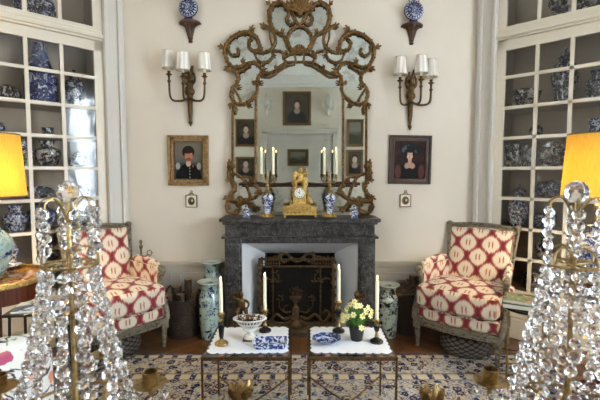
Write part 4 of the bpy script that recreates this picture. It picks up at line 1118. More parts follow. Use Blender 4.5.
for px, py, lab in ((191.5, 201, 'small square ivory framed miniature beneath the officer portrait'), (405.3, 200.5, 'small square ivory framed miniature beneath the lady portrait')):
    x, z = at(px, py, 4.09)
    t = thing('framed_miniature', lab, 'picture', (x, 4.1, z), 0, 'framed miniatures')
    MB().box(-.05, .05, -.018, -.001, -.058, .056).build('mount', MINI, t, bevel=.002)
    m = MB(); 
    for q in ((-.055, .055, .056, .061), (-.055, .055, -.063, -.058), (-.055, -.05, -.063, .061), (.05, .055, -.063, .061)): m.box(q[0], q[1], -.022, 0, q[2], q[3])
    m.tube([(-.03, -.015, .06), (0, -.018, .08), (.03, -.015, .06)], .004, 6, smooth=4); m.tube([(.012 * math.cos(i * PI / 5), -.015, .092 + .012 * math.sin(i * PI / 5)) for i in range(10)], .003, 6, closed=True); m.build('thin_frame', BRONZE, t)

# ------------------------------------------------------------------ rear wall pictures and sconces, seen in the mirror
def rp(px, py):
    D = 2 * 4.066 + 2.3; return ((px - 300) / F * D, CZ + (172 - py) / F * D * 1.0)
def portrait_generic(c):
    X, Z = c.x, c.z; n = c.noise(scale=6, detail=3)
    a = c.mix(n, (66, 60, 52), (92, 84, 72)); a = c.mix(c.ell(X, Z, 0, -.28, .24, .25, .2), a, (44, 40, 44)); a = c.mix(c.ell(X, Z, 0, -.06, .075, .07, .3), a, (170, 148, 130))
    a = c.mix(c.ell(X, Z, 0, .12, .085, .10, .15), a, (60, 44, 34)); return c.mix(c.ell(X, Z, .0, .08, .06, .08, .15), a, (206, 176, 154))
PG = PM('rear_portrait', portrait_generic, .4)
def land(c):
    n = c.noise(scale=5, detail=4); return c.mix((c.z * 4 + n).above(.5, .3), (66, 64, 52), (130, 130, 118))
PLN = PM('rear_landscape', land, .4)
for k, (x0, y0, x1, y1, mt, lab) in enumerate(((283, 93, 311, 126, PG, 'large portrait high over the rear double door, reflected in the mirror centre'),
        (236, 120, 257, 147, PG, 'upper portrait on the rear wall reflected in the left mirror strip'), (236, 157, 256, 178, PG, 'lower portrait on the rear wall reflected in the left mirror strip'),
        (346, 120, 363, 147, PLN, 'upper landscape on the rear wall reflected in the right mirror strip'), (346, 150, 363, 176, PG, 'lower portrait on the rear wall reflected in the right mirror strip'),
        (287.5, 149.5, 308.5, 166, PLN, 'small landscape hanging on the rear double door, reflected above the clock'))):
    a = rp(x0, y0); b = rp(x1, y1); wy = YR + (.052 if k == 5 else .0)
    t = thing('framed_portrait' if mt is PG else 'framed_landscape', lab, 'painting', ((a[0] + b[0]) / 2, wy, (a[1] + b[1]) / 2), PI, 'pictures on the rear wall')
    frame_parts(t, b[0] - a[0], a[1] - b[1], .06, GILTF, DARKWOOD); w_, h_ = b[0] - a[0], a[1] - b[1]; m = MB(); m.box(-w_ / 2 + .05, w_ / 2 - .05, -.012, -.004, -h_ / 2 + .05, h_ / 2 - .05); m.build('canvas', mt, t)
for px, lab in ((267, 'white carved sconce left of the rear door portrait, seen in the mirror'), (328, 'white carved sconce right of the rear door portrait, seen in the mirror')):
    x, z = rp(px, 107); m = MB(); m.tube([(0, .03, -.25), (0, .04, -.1), (0, .05, .05), (0, .04, .3)], [.02, .05, .08, .02], 10, smooth=3)
    for s in (-1, 1): m.tube([(0, .05, -.05), (s * .1, .1, -.1), (s * .14, .12, .02), (s * .14, .12, .12)], [.02, .018, .015, .025], 8, smooth=3)
    tag(m.build('carved_sconce', SM('white_plaster', (214, 210, 200), .5), loc=(x, YR - .012, z)), lab, 'wall light', 'white rear sconces')
# ================================================================== rug
RX0, RY0 = 0.0, onz(300, 353.5, 0.012)[1] - 2.4
m = MB(); m.box(-2.05, 2.05, -2.4, 2.4, 0.0, 0.012)
tag(m.build('rug', RUGM, loc=(RX0, RY0, 0.0)), 'large cream and navy floral rug under the two low tables', 'rug')

# ------------------------------------------------------------------ bergere armchairs
def turned_leg(m, x, y, h, r=.026, tilt=(0, 0)):
    P = [(r * .55, 0), (r * .62, .012), (r * .5, .025), (r * .62, h * .2), (r * .95, h * .72), (r * 1.0, h * .78), (r * .7, h * .80), (r * 1.05, h * .83), (r * .8, h * .86)]
    M = Matrix(((1, 0, 0, 0), (0, 1, 0, 0), (0, 0, 1, 0), (0, 0, 0, 1)))
    s = len(m.v); m.lathe(P, (0, 0, 0), 14)
    for i in range(s, len(m.v)):
        v = m.v[i]; k = 1 - v.z / h; m.v[i] = Vector((v.x + x + tilt[0] * k, v.y + y + tilt[1] * k, v.z))
    m.box(x - r * 1.15, x + r * 1.15, y - r * 1.15, y + r * 1.15, h * .86, h + .06)
def make_bergere(loc, rz, label):
    t = thing('armchair', label, 'armchair', loc, rz, 'ikat armchairs')
    h = .205
    for (x, y, tl) in ((-.34, -.27, (0, 0)), (.34, -.27, (0, 0)), (-.265, .245, (-.01, .045)), (.265, .245, (.01, .045))):
        m = MB(); turned_leg(m, x, y, h, .027, tl); m.build('leg', GREYW, t)
    # bowed seat rail
    def outline(o, zc=0):
        pts = []
        for i in range(13):
            a = -1 + 2 * i / 12; pts.append((a * (.345 + o), -.275 - o - .05 * (1 - a * a)))
        pts += [(.275 + o, .255 + o), (-.275 - o, .255 + o)]; return pts
    m = MB(); m.prism(outline(.012), h, h + .055, 'xy'); m.prism(outline(.022), h + .05, h + .066, 'xy'); m.prism(outline(.018), h + .005, h + .016, 'xy')
    for i in range(36):
        a = -1 + 2 * (i + .5) / 36; m.ball((a * .35, -.275 - .012 - .05 * (1 - a * a) - .003, h + .034), (.008, .006, .008), 6, 5)
    m.build('seat_rail', GREYW, t, bevel=.003)
    m = MB(); m.prism(outline(0), h + .06, h + .165, 'xy'); m.build('seat_deck', IKAT, t, bevel=.022)
    m = MB(); m.rbox((0, -.055, .484), (.338, .28, .088), .03, 16, (0.0, .0, .045))
    for i in range(len(m.v)):
        v = m.v[i]
        if v.y < -.1: v.y -= .045 * (1 - (v.x / .33) ** 2) * min(1, (-.1 - v.y) / .15)
    cu = m.build('cushion', IKAT, t, smooth=60)
    m = MB()
    for z in (.43, .545):
        P = []
        for i in range(13):
            a = -1 + 2 * i / 12; P.append((a * .305, -.318 - .042 * (1 - a * a * .9), z + .0 * a))
        m.tube([(-.32, .0, z), (-.32, -.25, z)] + P + [(.32, -.25, z), (.32, 0, z)], .0055, 6, smooth=2)
    m.build('piping', PIPING, cu)
    # back
    rk = .16
    def by(z): return .225 + rk * (z - .40) / .66 * .9
    m = MB(); n = 10
    x0 = .262; ztop = 1.045
    P = [(-x0 - .0, by(.26), .24), (-x0 - .015, by(.6), .6), (-x0 - .035, by(.9), .9), (-x0 - .045, by(1.04), ztop)]
    Q = [(-x0 - .045 + (2 * x0 + .09) * i / 10, by(1.05) - .002, ztop + .028 * math.sin(PI * i / 10)) for i in range(1, 10)]
    R_ = [(-p[0], p[1], p[2]) for p in reversed(P)]
    path = P + Q + R_
    m.tube(catmull(path, 3), .018, 8, flat=1.2); m.tube([(p[0] * 1.03, p[1] - .02, p[2] + (.012 if p[2] > 1.0 else 0)) for p in catmull(path, 3)], .008, 6)
    m.tube([(p[0] * .93, p[1] - .02, p[2] - (.018 if p[2] > 1.0 else 0)) for p in catmull(path, 3)], .008, 6)
    for s in (-1, 1): m.ball((s * (x0 + .047), by(1.05), ztop + .012), (.032, .03, .03), 10, 7)
    m.build('back_frame', GREYW, t)
    m = MB(); m.rbox((0, 0, 0), (.285, .028, .345), .026, 12, (0, .02, 0))
    M_ = TR(0, by(.70) - .003, .695) @ RX(-math.atan(rk * .9 / .66))
    for i in range(len(m.v)):
        v = m.v[i]; v.x *= (1 + .10 * v.z); m.v[i] = v
    o = m.build('back_upholstery', IKAT, t, smooth=60); o.location = (0, by(.70) - .003, .695); o.rotation_euler = (-math.atan(rk * .9 / .66), 0, 0)
    nl = MB(); 
    for s in (-1, 1):
        for i in range(26): nl.ball((s * (.262 + .024 * (i / 25)), -.03, -.31 + .62 * i / 25), (.005, .004, .005), 5, 4)
    for i in range(24): nl.ball((-.28 + .56 * i / 23, -.028, .325), (.005, .004, .005), 5, 4)
    nl.build('nail_heads', BRASS, o)
    for s in (-1, 1):
        # arm frame: from the back, along and down in a scroll to the front leg
        m = MB()
        m.tube([(s * .29, by(.72) - .01, .735), (s * .315, .10, .72), (s * .345, -.06, .705), (s * .365, -.17, .70), (s * .37, -.215, .685), (s * .366, -.205, .65), (s * .358, -.17, .60), (s * .362, -.165, .52), (s * .372, -.20, .42), (s * .375, -.25, .33), (s * .362, -.28, .25)],
               [.020, .020, .022, .024, .026, .024, .022, .022, .024, .028, .030], 9, smooth=4)
        m.ball((s * .37, -.215, .685), (.032, .030, .032), 10, 7)
        for i in range(7): m.ball((s * .378, -.19 - i * .013, .50 - i * .032), (.022, .014, .018), 6, 5)
        m.build('arm_frame', GREYW, t)
        m = MB()
        m.tube([(s * .292, .21, .745), (s * .315, .10, .745), (s * .345, -.06, .735), (s * .36, -.15, .715)], [.03, .040, .040, .026], 12, smooth=5, flat=.75); m.build('arm_pad', IKAT, t)
        m = MB()
        A = [(s * .275, .24), (s * .30, .10), (s * .33, -.06), (s * .35, -.17)]
        vs = []; 
        for (x, y) in A:
            for (dx, z) in ((-.012, h + .16), (-.02, .72), (.02, .72), (.020, h + .16)): vs.append((x + s * dx, y, z))
        fs = [(4 * i + a, 4 * i + (a + 1) % 4, 4 * i + 4 + (a + 1) % 4, 4 * i + 4 + a) for i in range(3) for a in range(4)] + [(0, 1, 2, 3), (15, 14, 13, 12)]
        m.add(vs, fs); m.build('arm_panel', IKAT, t, bevel=.008)
    return t
CHR = (1.50, 3.61); CHL = (-1.655, 3.55)
ch0 = make_bergere((*CHR, 0), -math.radians(41), 'ikat upholstered grey-painted armchair right of the fireplace, beside the stacked books')
dup(ch0, (*CHL, 0), math.radians(45), 'ikat upholstered grey-painted armchair left of the fireplace, behind the left crystal girandole')
# hassocks under the armchairs
def hassock(x, y, label):
    m = MB(); m.lathe([(.13, 0), (.185, .015), (.205, .06), (.205, .11), (.185, .155), (.14, .172), (.05, .178), (.001, .178)], seg=40)
    t = tag(m.build('hassock', HASSOCK, loc=(x, y, .0), smooth=60), label, 'footstool', 'woven hassocks'); return t
hassock(1.44, 3.50, 'dark woven round hassock under the right ikat armchair')
hassock(-1.60, 3.47, 'dark woven round hassock under the left ikat armchair')

# ------------------------------------------------------------------ tall vases beside the fireplace
def tall_vase(x, y, h, r, mat, label, seg=36):
    t = thing('porcelain_floor_vase', label, 'vase', (x, y, 0))
    P = [(r * .76, 0), (r * .80, .01), (r * .82, h * .05), (r * .96, h * .38), (r * 1.0, h * .62), (r * .95, h * .74), (r * .76, h * .82), (r * .70, h * .87), (r * .78, h * .93), (r * .96, h * .975)]
    MB().lathe(P, seg=seg).build('vase_body', mat, t, smooth=60)
    MB().lathe([(r * .95, h * .973), (r * 1.08, h * .985), (r * 1.12, h * .993), (r * 1.10, h), (r * .98, h * .998), (r * .66, h * .976), (r * .001, h * .974)], seg=seg, caps=False).build('rim', RIMW, t, smooth=60)
    return t
RIMW = SM('pale_celadon_rim', (186, 196, 186), .2, var=.03, coat=.5)
v1 = at(209.5, 281, 3.80); tall_vase(v1[0], 3.80, v1[1], .102, CELAD, 'front celadon floor vase with blue flowers left of the fireplace')
v2 = at(212, 261, 3.985); tall_vase(v2[0], 3.985, v2[1], .100, CELAD, 'rear, taller celadon floor vase against the wall left of the fireplace')
v3 = at(387.5, 284, 3.85); tall_vase(.842, 3.85, v3[1], .100, CELADW, 'grey-white floor vase with dark figures right of the fireplace')

# ------------------------------------------------------------------ log baskets
def basket(x, y, r, h, label, handles):
    t = thing('log_basket', label, 'basket', (x, y, 0), 0, 'wicker log baskets')
    m = MB(); m.lathe([(r * .84, 0), (r * .86, .01), (r * .94, h * .5), (r, h), (r * .93, h), (r * .86, h * .5), (r * .78, .02), (.001, .02)], seg=36, caps=False); m.build('basket_body', WICKER, t, smooth=60)
    m = MB()
    for k in range(3): m.tube([(r * .97 * math.cos(2 * PI * i / 40), r * .97 * math.sin(2 * PI * i / 40), h + .008 * math.sin(i * PI / 2 + k * 2.1)) for i in range(40)], .010, 6, closed=True)
    m.build('braided_rim', WICKER, t)
    for a in handles:
        m = MB(); ca, sa = math.cos(a), math.sin(a); wv = .065
        m.tube([(r * ca - wv * sa, r * sa + wv * ca, h - .05), (r * ca - wv * sa, r * sa + wv * ca, h + .03), (r * 1.02 * ca, r * 1.02 * sa, h + .09), (r * ca + wv * sa, r * sa - wv * ca, h + .03), (r * ca + wv * sa, r * sa - wv * ca, h - .05)], .011, 8, smooth=4); m.build('handle', WICKER, t)
    return t
def log(x, y, z, L_, r, rx, ry, rz, label, grp):
    m = MB(); n = 11; prof = []
    rr = [r * random.uniform(.82, 1.1) for _ in range(n)]
    vs = []
    for z_ in (0, L_ * .33, L_ * .66, L_):
        for k in range(n): a = 2 * PI * k / n; q = rr[k] * random.uniform(.96, 1.04); vs.append((q * math.cos(a), q * math.sin(a), z_))
    fs = [(i * n + k, i * n + (k + 1) % n, (i + 1) * n + (k + 1) % n, (i + 1) * n + k) for i in range(3) for k in range(n)]
    m.add(vs, fs); o = m.build('firewood_log', BARK, loc=(x, y, z), rot=(rx, ry, rz), smooth=30)
    for zz, f in ((0, 1), (L_, 1)):
        e = MB(); e.add([(rr[k] * .93 * math.cos(2 * PI * k / n), rr[k] * .93 * math.sin(2 * PI * k / n), zz - .004) for k in range(n)] + [(rr[k] * .97 * math.cos(2 * PI * k / n), rr[k] * .97 * math.sin(2 * PI * k / n), zz + .004) for k in range(n)],
              [tuple(reversed(range(n))), tuple(range(n, 2 * n))] + [(k, (k + 1) % n, n + (k + 1) % n, n + k) for k in range(n)])
        e.build('cut_end', LOGEND, o)
    return tag(o, label, 'log', grp)
BLx, BLy = -1.135, 3.88
basket(BLx, BLy, .165, .36, 'round wicker log basket left of the celadon vases', (-.2, PI - .55))
random.seed(5)
for i, (dx, dy, L_, r, ax, ay) in enumerate(((.035, .06, .50, .036, .03, .02), (-.05, .055, .43, .045, .02, -.05), (.085, -.01, .40, .036, -.02, .10), (-.01, -.04, .37, .04, -.05, 0), (-.095, -.02, .36, .036, 0, -.07))):
    log(BLx + dx, BLy + dy, .03, L_, r, ax, ay, 0, ('tallest split log standing at the back of the left basket', 'thick log beside the tallest one in the left basket', 'log leaning to the right rim of the left basket', 'short log at the front of the left basket', 'log at the left rim of the left basket')[i], 'logs in the left basket')
BRx, BRy = 1.062, 3.93
basket(BRx, BRy, .13, .37, 'dark wicker log basket squeezed between the right armchair and floor vase', (-PI / 2 + .9,))
for i, (dx, dy, dz, L_, r, rx, ry) in enumerate(((-.15, -.03, .40, .26, .055, 0, PI / 2 - .1), (-.02, .05, .47, .24, .05, .1, PI / 2 + .15), (-.10, .05, .46, .18, .052, 0, PI / 2), (.02, .02, .2, .36, .045, .0, .1))):
    log(BRx + dx, BRy + dy, dz, L_, r, rx, ry, 0, ('lowest log lying across the right basket', 'highest log tilted on top of the right basket', 'left upper log heaped on the right basket', 'upright split log by the right armchair arm')[i], 'logs in the right basket')
# fire irons behind the left armchair
fx_, fy_ = at(141, 262, 4.02)[0], 4.03
t = thing('fire_irons', 'brass fire irons stand with finial and ring behind the left armchair', 'fire irons', (fx_, fy_, 0))
m = MB(); m.lathe([(.05, 0), (.048, .012), (.02, .02), (.007, .04), (.007, .80), (.014, .815), (.020, .835), (.008, .85), (.014, .87), (.016, .885), (.002, .90)], seg=18); m.build('stand', BRASS, t)
m = MB(); m.tube([(.0, 0, .70), (.05, -.02, .74), (.095, -.03, .745), (.09, -.03, .60), (.09, -.03, .12)], [.006, .006, .006, .005, .005], 7, smooth=4); m.tube([(.095 + .024 * math.cos(i * PI / 8), -.03, .775 + .024 * math.sin(i * PI / 8)) for i in range(16)], .006, 6, closed=True); m.box(.06, .12, -.035, -.025, .05, .14); m.build('shovel', BRASS, t)

# ------------------------------------------------------------------ low tables
TZ = .50
def floral_black(c):
    n = c.vor(scale=16); a = c.mix((n.below(.28, .06)), (20, 18, 20), (150, 110, 96)); a = c.mix((n - .4).abs().below(.05, .04) * .7, a, (84, 92, 84)); return c.mix(n.below(.12, .04), a, (200, 180, 160))
BLKFL = PM('black_floral_lacquer', floral_black, .18, coat=.6)
def low_table(x, label):
    t = thing('low_table', label, 'table', (x, 2.54, 0), 0, 'pair of low tables'); W, D = .25, .23
    m = MB(); m.box(-W, W, -D, D, TZ - .014, TZ); m.build('table_top', BLKFL, t)
    m = MB(); 
    for q in ((-W - .008, W + .008, -D - .008, -D, ), (-W - .008, W + .008, D, D + .008), (-W - .008, -W, -D, D), (W, W + .008, -D, D)): m.box(q[0], q[1], q[2], q[3], TZ - .02, TZ + .002)
    m.build('brass_rim', BRONZE, t)
    for a in (-1, 1):
        for b in (-1, 1):
            l = MB(); l.box(a * (W + .002) - .006, a * (W + .002) + .006, b * (D + .002) - .006, b * (D + .002) + .006, .013, TZ - .019); l.build('leg', BRONZE, t)
    m = MB(); m.tube([(-W, -D, .15), (0, 0, .09), (W, D, .15)], .006, 7, smooth=6); m.tube([(W, -D, .15), (0, 0, .09), (-W, D, .15)], .006, 7, smooth=6); m.ball((0, 0, .09), .016); m.build('cross_stretcher', BRONZE, t)
    return t
TL, TR_ = -.316, .308
low_table(TL, 'left low brass-framed table carrying the white openwork basket'); low_table(TR_, 'right low brass-framed table carrying the potted yellow flowers')
def lace(c):
    n = c.vor(scale=70); return c.mix((n - .35).abs().below(.05, .05) * .25, (232, 234, 238), (196, 198, 204))
LACE = PM('white_crochet_lace', lace, .85, bump=.3, bscale=160)
def doily(x, label, rot, dx, dy):
    m = MB(); W, D = .228, .190; out = []
    nx, ny = 9, 7
    def edge(ax, ay, bx, by, n, nxn, nyn):
        for i in range(n):
            for k in range(8):
                f_ = (i + k / 8) / n; bump = .015 * math.sin(PI * k / 8) ** .6; out.append((ax + (bx - ax) * f_ + nxn * bump, ay + (by - ay) * f_ + nyn * bump))
    edge(-W, -D, W, -D, nx, 0, -1); edge(W, -D, W, D, ny, 1, 0); edge(W, D, -W, D, nx, 0, 1); edge(-W, D, -W, -D, ny, -1, 0)
    m.prism(out, .0, .003, 'xy'); o = m.build('lace_doily', LACE, loc=(x + dx, 2.54 + dy, TZ + .0026), rot=(0, 0, rot), smooth=0)
    tag(o, label, 'doily', 'white lace doilies')
doily(TL, 'scalloped white lace doily on the left low table', .02, .0, .012); doily(TR_, 'scalloped white lace doily on the right low table', -.02, .0, .012)
ZI = TZ + .0062
# candlesticks
def candlestick(px, py, h, hc, foot, label, clabel):
    x, y = onz(px, py, ZI)
    t = thing('candlestick', label, 'candlestick', (x, y, ZI), 0, 'candlesticks on the low tables')
    fr = .042
    m = MB(); m.lathe([(fr, 0), (fr, .006), (fr * .94, .012), (fr * .6, .020), (fr * .35, .028), (.011, .036)], seg=28); m.build('foot', foot, t, smooth=50)
    if foot is BLACK:
        m = MB(); m.lathe([(.011, .034), (.014, .04), (.009, .05), (.008, h * .42), (.011, h * .46), (.008, h * .5)], seg=16); m.build('lower_stem', BRASS, t)
    m = MB(); m.lathe([(.010, h * (.46 if foot is BLACK else .16)), (.015, h * .5), (.019, h * .64), (.018, h * .72), (.011, h * .76)] if foot is BLACK else [(.010, .034), (.014, .05), (.020, h * .55), (.020, h * .66), (.012, h * .70)], seg=18); m.build('black_stem', BLACK, t, smooth=60)
    m = MB(); m.lathe([(.010, h * .69), (.017, h * .75), (.010, h * .79), (.012, h * .84), (.024, h * .91), (.027, h * .94), (.020, h * .95), (.017, h), (.014, h), (.001, h - .006)], seg=20); m.build('nozzle', BRASS, t)
    o = thing('candle', clabel, 'candle', (x, y, ZI + h - .005), 0, 'candles on the low tables')
    candle_mesh(.0115, hc).build('wax_stick', WAX, o); f_ = MB(); f_.lathe([(.001, hc + .004), (.0045, hc + .010), (.0035, hc + .020), (.0008, hc + .030)], seg=8); f_.tube([(0, 0, hc - .002), (0, 0, hc + .008)], .0012, 6); f_.build('flame', FLAME, o)
candlestick(221.5, 344, .205, .195, BRASS, 'gilt-footed candlestick at the left edge of the left low table', 'ivory candle in the gilt-footed candlestick, farthest left')
candlestick(265.0, 331, .150, .225, BLACK, 'black-footed candlestick behind the openwork basket', 'ivory candle behind the white openwork basket')
candlestick(338.5, 331.5, .215, .215, BLACK, 'tall black-footed candlestick left of the potted flowers', 'ivory candle left of the potted flowers, highest of the four')
candlestick(376.5, 342, .150, .250, BLACK, 'black-footed candlestick at the right edge of the right low table', 'ivory candle right of the potted flowers')
# openwork basket
x, y = onz(250, 339, ZI)
t = thing('openwork_basket', 'footed white porcelain openwork basket filled with dried petals', 'basket', (x, y, ZI)); t.scale = (.80, .9, .90)
m = MB(); m.box(-.052, .052, -.052, .052, 0, .012); m.build('wooden_plinth', DARKWOOD, t, bevel=.002)
m = MB(); m.lathe([(.050, .012), (.05, .02), (.042, .028), (.026, .034), (.022, .05), (.026, .062), (.045, .066), (.052, .072), (.052, .082), (.045, .085)], seg=28); m.build('pedestal_foot', CRUSTW, t, smooth=50)
m = MB(); N = 26
for i in range(N):
    for sg in (1, -1):
        P = []
        for k in range(5):
            f_ = k / 4; a = 2 * PI * (i + sg * f_ * 1.4) / N; r = .054 + .064 * f_ ** .8; P.append((r * math.cos(a), r * math.sin(a) * .62, .086 + .062 * f_))
        m.tube(P, .0036, 5)
for r, z, q in ((.053, .085, .006), (.088, .113, .004), (.120, .150, .006)): m.tube([(r * math.cos(i * PI / 20), r * .62 * math.sin(i * PI / 20), z) for i in range(40)], q, 6, closed=True)
for i in range(30): a = i * PI / 15; m.ball((.125 * math.cos(a), .079 * math.sin(a), .151), (.012, .010, .005), 6, 5)
m.build('lattice_bowl', CRUSTW, t)
m = MB(); m.lathe([(.045, .088), (.11, .135), (.118, .146), (.001, .150)], seg=24, sy=.62); m.build('liner', SM('dark_liner', (60, 40, 30), .8), t)
m = MB(); random.seed(9)
for i in range(70):
    a = random.uniform(0, 2 * PI); r = .11 * math.sqrt(random.random()); m.ball((r * math.cos(a), r * .6 * math.sin(a), .150 + .02 * (1 - r / .11) + random.uniform(0, .008)), (random.uniform(.008, .016), random.uniform(.007, .012), random.uniform(.005, .009)), 6, 4, M=RZ(random.uniform(0, 3)))
tag(m.build('dried_petals', PM('dried_petals', lambda c: c.mix(c.noise(scale=50, detail=1).above(.52, .05), (96, 62, 52), (196, 184, 168)), .8), loc=(x, y, ZI + .001)), 'dried petals and shells heaped in the white openwork basket', 'dried petals', kind='stuff'); COL.objects['dried_petals'].scale = (.80, .9, .90)
# rectangular dish
x, y = onz(270.5, 346, ZI)
t = thing('rectangular_dish', 'rectangular blue and white porcelain dish on the left doily', 'dish', (x, y, ZI), .02)
def rdish(c):
    e = (c.y.abs() / .062).mx(c.x.abs() / .098); n = c.noise(scale=40, detail=3, dist=.8); g = (c.x * 240).sin() * (c.y * 240).sin() + (c.z - .02) * 40
    a = c.mix(n.above(.5, .04) * e.below(.72, .05), (196, 202, 212), (30, 52, 116)); a = c.mix(e.above(.74, .04) * n.above(.46, .05), a, (34, 58, 124)); return c.mix((e - .73).abs().below(.02, .01), a, (26, 44, 100))
RDM = PM('blue_dish_pattern', rdish, .15, coat=.5)
m = MB()
def rect_ring(w_, d_, z): return [(-w_, -d_, z), (w_, -d_, z), (w_, d_, z), (-w_, d_, z)]
lv = [(.085, .050, 0), (.098, .062, .034), (.101, .065, .035), (.099, .062, .037), (.094, .058, .034), (.083, .048, .006)]
vs = []; [vs.extend(rect_ring(*l)) for l in lv]; fs = [(4 * i + a, 4 * i + (a + 1) % 4, 4 * i + 4 + (a + 1) % 4, 4 * i + 4 + a) for i in range(5) for a in range(4)] + [(3, 2, 1, 0), (20, 21, 22, 23)]
m.add(vs, fs); m.build('dish_body', RDM, t, bevel=.003)
m = MB(); 
for s in (-1, 1): m.tube([(s * .097, -.02, .03), (s * .108, -.012, .034), (s * .108, .012, .034), (s * .097, .02, .03)], .004, 6, smooth=3)
m.build('rim_handles', CRUSTW, t)
# octagonal dish
x, y = onz(326.5, 342.5, ZI)
def odish(c):
    e = (c.x.sq() + (c.y * 1.15).sq()).sqrt(); n = c.noise(scale=44, detail=3, dist=.8)
    a = c.mix(n.above(.47, .04), (190, 198, 212), (30, 48, 110)); a = c.mix(e.above(.062, .004), a, c.mix((n).above(.56, .03), (28, 46, 108), (150, 166, 196))); return c.mix((e - .064).abs().below(.002, .001), a, (196, 200, 208))
m = MB(); m.lathe([(.045, 0), (.052, .003), (.094, .030), (.097, .033), (.091, .032), (.064, .012), (.055, .008), (.001, .007)], seg=8, sy=.9, M=RZ(PI / 8)); 
tag(m.build('octagonal_dish', PM('octagonal_dish_pattern', odish, .15, coat=.5), loc=(x, y, ZI), rot=(0, 0, -.06), smooth=25), 'octagonal blue and white dish at the left of the right doily', 'dish')
# potted narcissus
x, y = onz(356.5, 339.5, ZI)
t = thing('potted_flowers', 'black pot of pale yellow and white flowers on the right doily', 'flower pot', (x, y, ZI))
m = MB(); m.lathe([(.036, 0), (.038, .003), (.050, .086), (.055, .088), (.056, .100), (.050, .100), (.046, .085), (.001, .082)], seg=28); m.build('pot', SM('black_glazed_pot', (22, 24, 30), .3), t, smooth=45)
random.seed(21); m = MB()
for i in range(60):
    a = random.uniform(0, 2 * PI); r = random.uniform(.02, .10); h = random.uniform(.12, .21); wd = random.uniform(.004, .007)
    P = [(.02 * math.cos(a), .02 * math.sin(a), .08), (r * .5 * math.cos(a), r * .5 * math.sin(a), .08 + (h - .08) * .7), (r * math.cos(a), r * math.sin(a), h - .02 * (r > .07))]
    m.tube(P, [wd, wd * 1.3, wd * .3], 5, smooth=4, flat=.25)
m.build('leaves', PM('green_leaves', lambda c: c.mix(c.noise(scale=20), (52, 104, 40), (104, 150, 62)), .5), t)
PET = SM('cream_petals', (244, 236, 176), .6, var=.06, vs=40); CUP = SM('yellow_trumpet', (238, 206, 74), .6, var=.08)
fl = [(-.088, .0, .155), (-.060, .03, .185), (-.062, -.04, .165), (-.028, -.05, .178), (-.012, .03, .235), (.0, -.02, .225), (.028, -.05, .168), (.055, -.02, .185), (.075, .02, .20), (.082, -.03, .165), (.095, .01, .178), (.03, .04, .205), (-.035, .05, .21), (.02, -.075, .105), (-.09, -.03, .135), (.06, .05, .17), (.0, .07, .19)]
for i, (a, b, c_) in enumerate(fl):
    d = Vector((a * 5, b * 5 - .55, .25)).normalized(); M_ = TR(a, b, c_) @ d.to_track_quat('Z', 'Y').to_matrix().to_4x4() @ RZ(random.uniform(0, 1))
    p = MB()
    for k in range(6):
        an = k * PI / 3; Mk = M_ @ RZ(an); s = len(p.v); p.ball((0, 0, 0), (.0105, .0065, .0016), 8, 5)
        for j in range(s, len(p.v)): v = p.v[j]; v = Vector((v.x + .0105, v.y, v.z + .12 * (v.x + .0105))); p.v[j] = Mk @ v
    f_ = p.build('flower', PET, t); q = MB(); q.lathe([(.0035, 0), (.006, .006), (.007, .008), (.004, .006)], seg=9); q.xf(M_); q.build('trumpet', CUP, f_)
    q = MB(); q.tube([(a * .2, b * .2, .08), (a * .7, b * .7, .08 + (c_ - .08) * .7), (a, b, c_ - .002)], .002, 5, smooth=3); q.build('stem', bpy.data.materials['green_leaves'], f_)

# ------------------------------------------------------------------ gueridon, lamp and little things at the left
GX, GY, GZ, GR = -2.09, 2.72, .86, .345
t = thing('gueridon_table', 'round marquetry gueridon table with brass gallery under the left lamp', 'table', (GX, GY, 0))
def marq(c):
    r = (c.x.sq() + c.y.sq()).sqrt(); n = c.noise(scale=26, detail=4, dist=1.0); a = c.mix(n.above(.5, .1), (176, 126, 66), (120, 76, 38))
    return c.mix(r.above(.30, .01), a, (110, 64, 32))
m = MB(); m.lathe([(GR - .01, GZ - .02), (GR, GZ - .015), (GR, GZ - .004), (GR - .01, GZ), (.001, GZ)], seg=56); m.build('table_top', PM('marquetry', marq, .2, coat=.5), t)
m = MB(); m.lathe([(GR + .002, GZ - .022), (GR + .006, GZ - .012), (GR + .004, GZ + .012), (GR + .001, GZ + .014), (GR - .002, GZ + .010), (GR - .003, GZ - .001), (GR - .003, GZ - .022), (GR + .002, GZ - .022)], seg=56, caps=False); m.build('brass_gallery', ORMOLU, t)
m = MB(); m.lathe([(GR - .012, GZ - .13), (GR - .012, GZ - .02), (GR - .03, GZ - .02), (GR - .03, GZ - .13), (GR - .012, GZ - .13)], seg=48, caps=False); ap = m.build('apron', MAHOG, t)
m = MB(); m.tube([((GR - .008) * math.cos(-1.25 + .06 * math.cos(i * PI / 6)), (GR - .008) * math.sin(-1.25 + .06 * math.cos(i * PI / 6)), GZ - .07 + .018 * math.sin(i * PI / 6)) for i in range(12)], .003, 6, closed=True); m.build('drawer_pull', BRASS, ap)
for i in range(4):
    a = i * PI / 2 + .75; m = MB(); lx, ly = (GR - .045) * math.cos(a), (GR - .045) * math.sin(a)
    m.lathe([(.014, .0), (.014, .03), (.030, GZ - .15), (.032, GZ - .02)], (lx, ly, 0), 4, M=RZ(a + PI / 4)); m.build('leg', MAHOG, t, smooth=20)
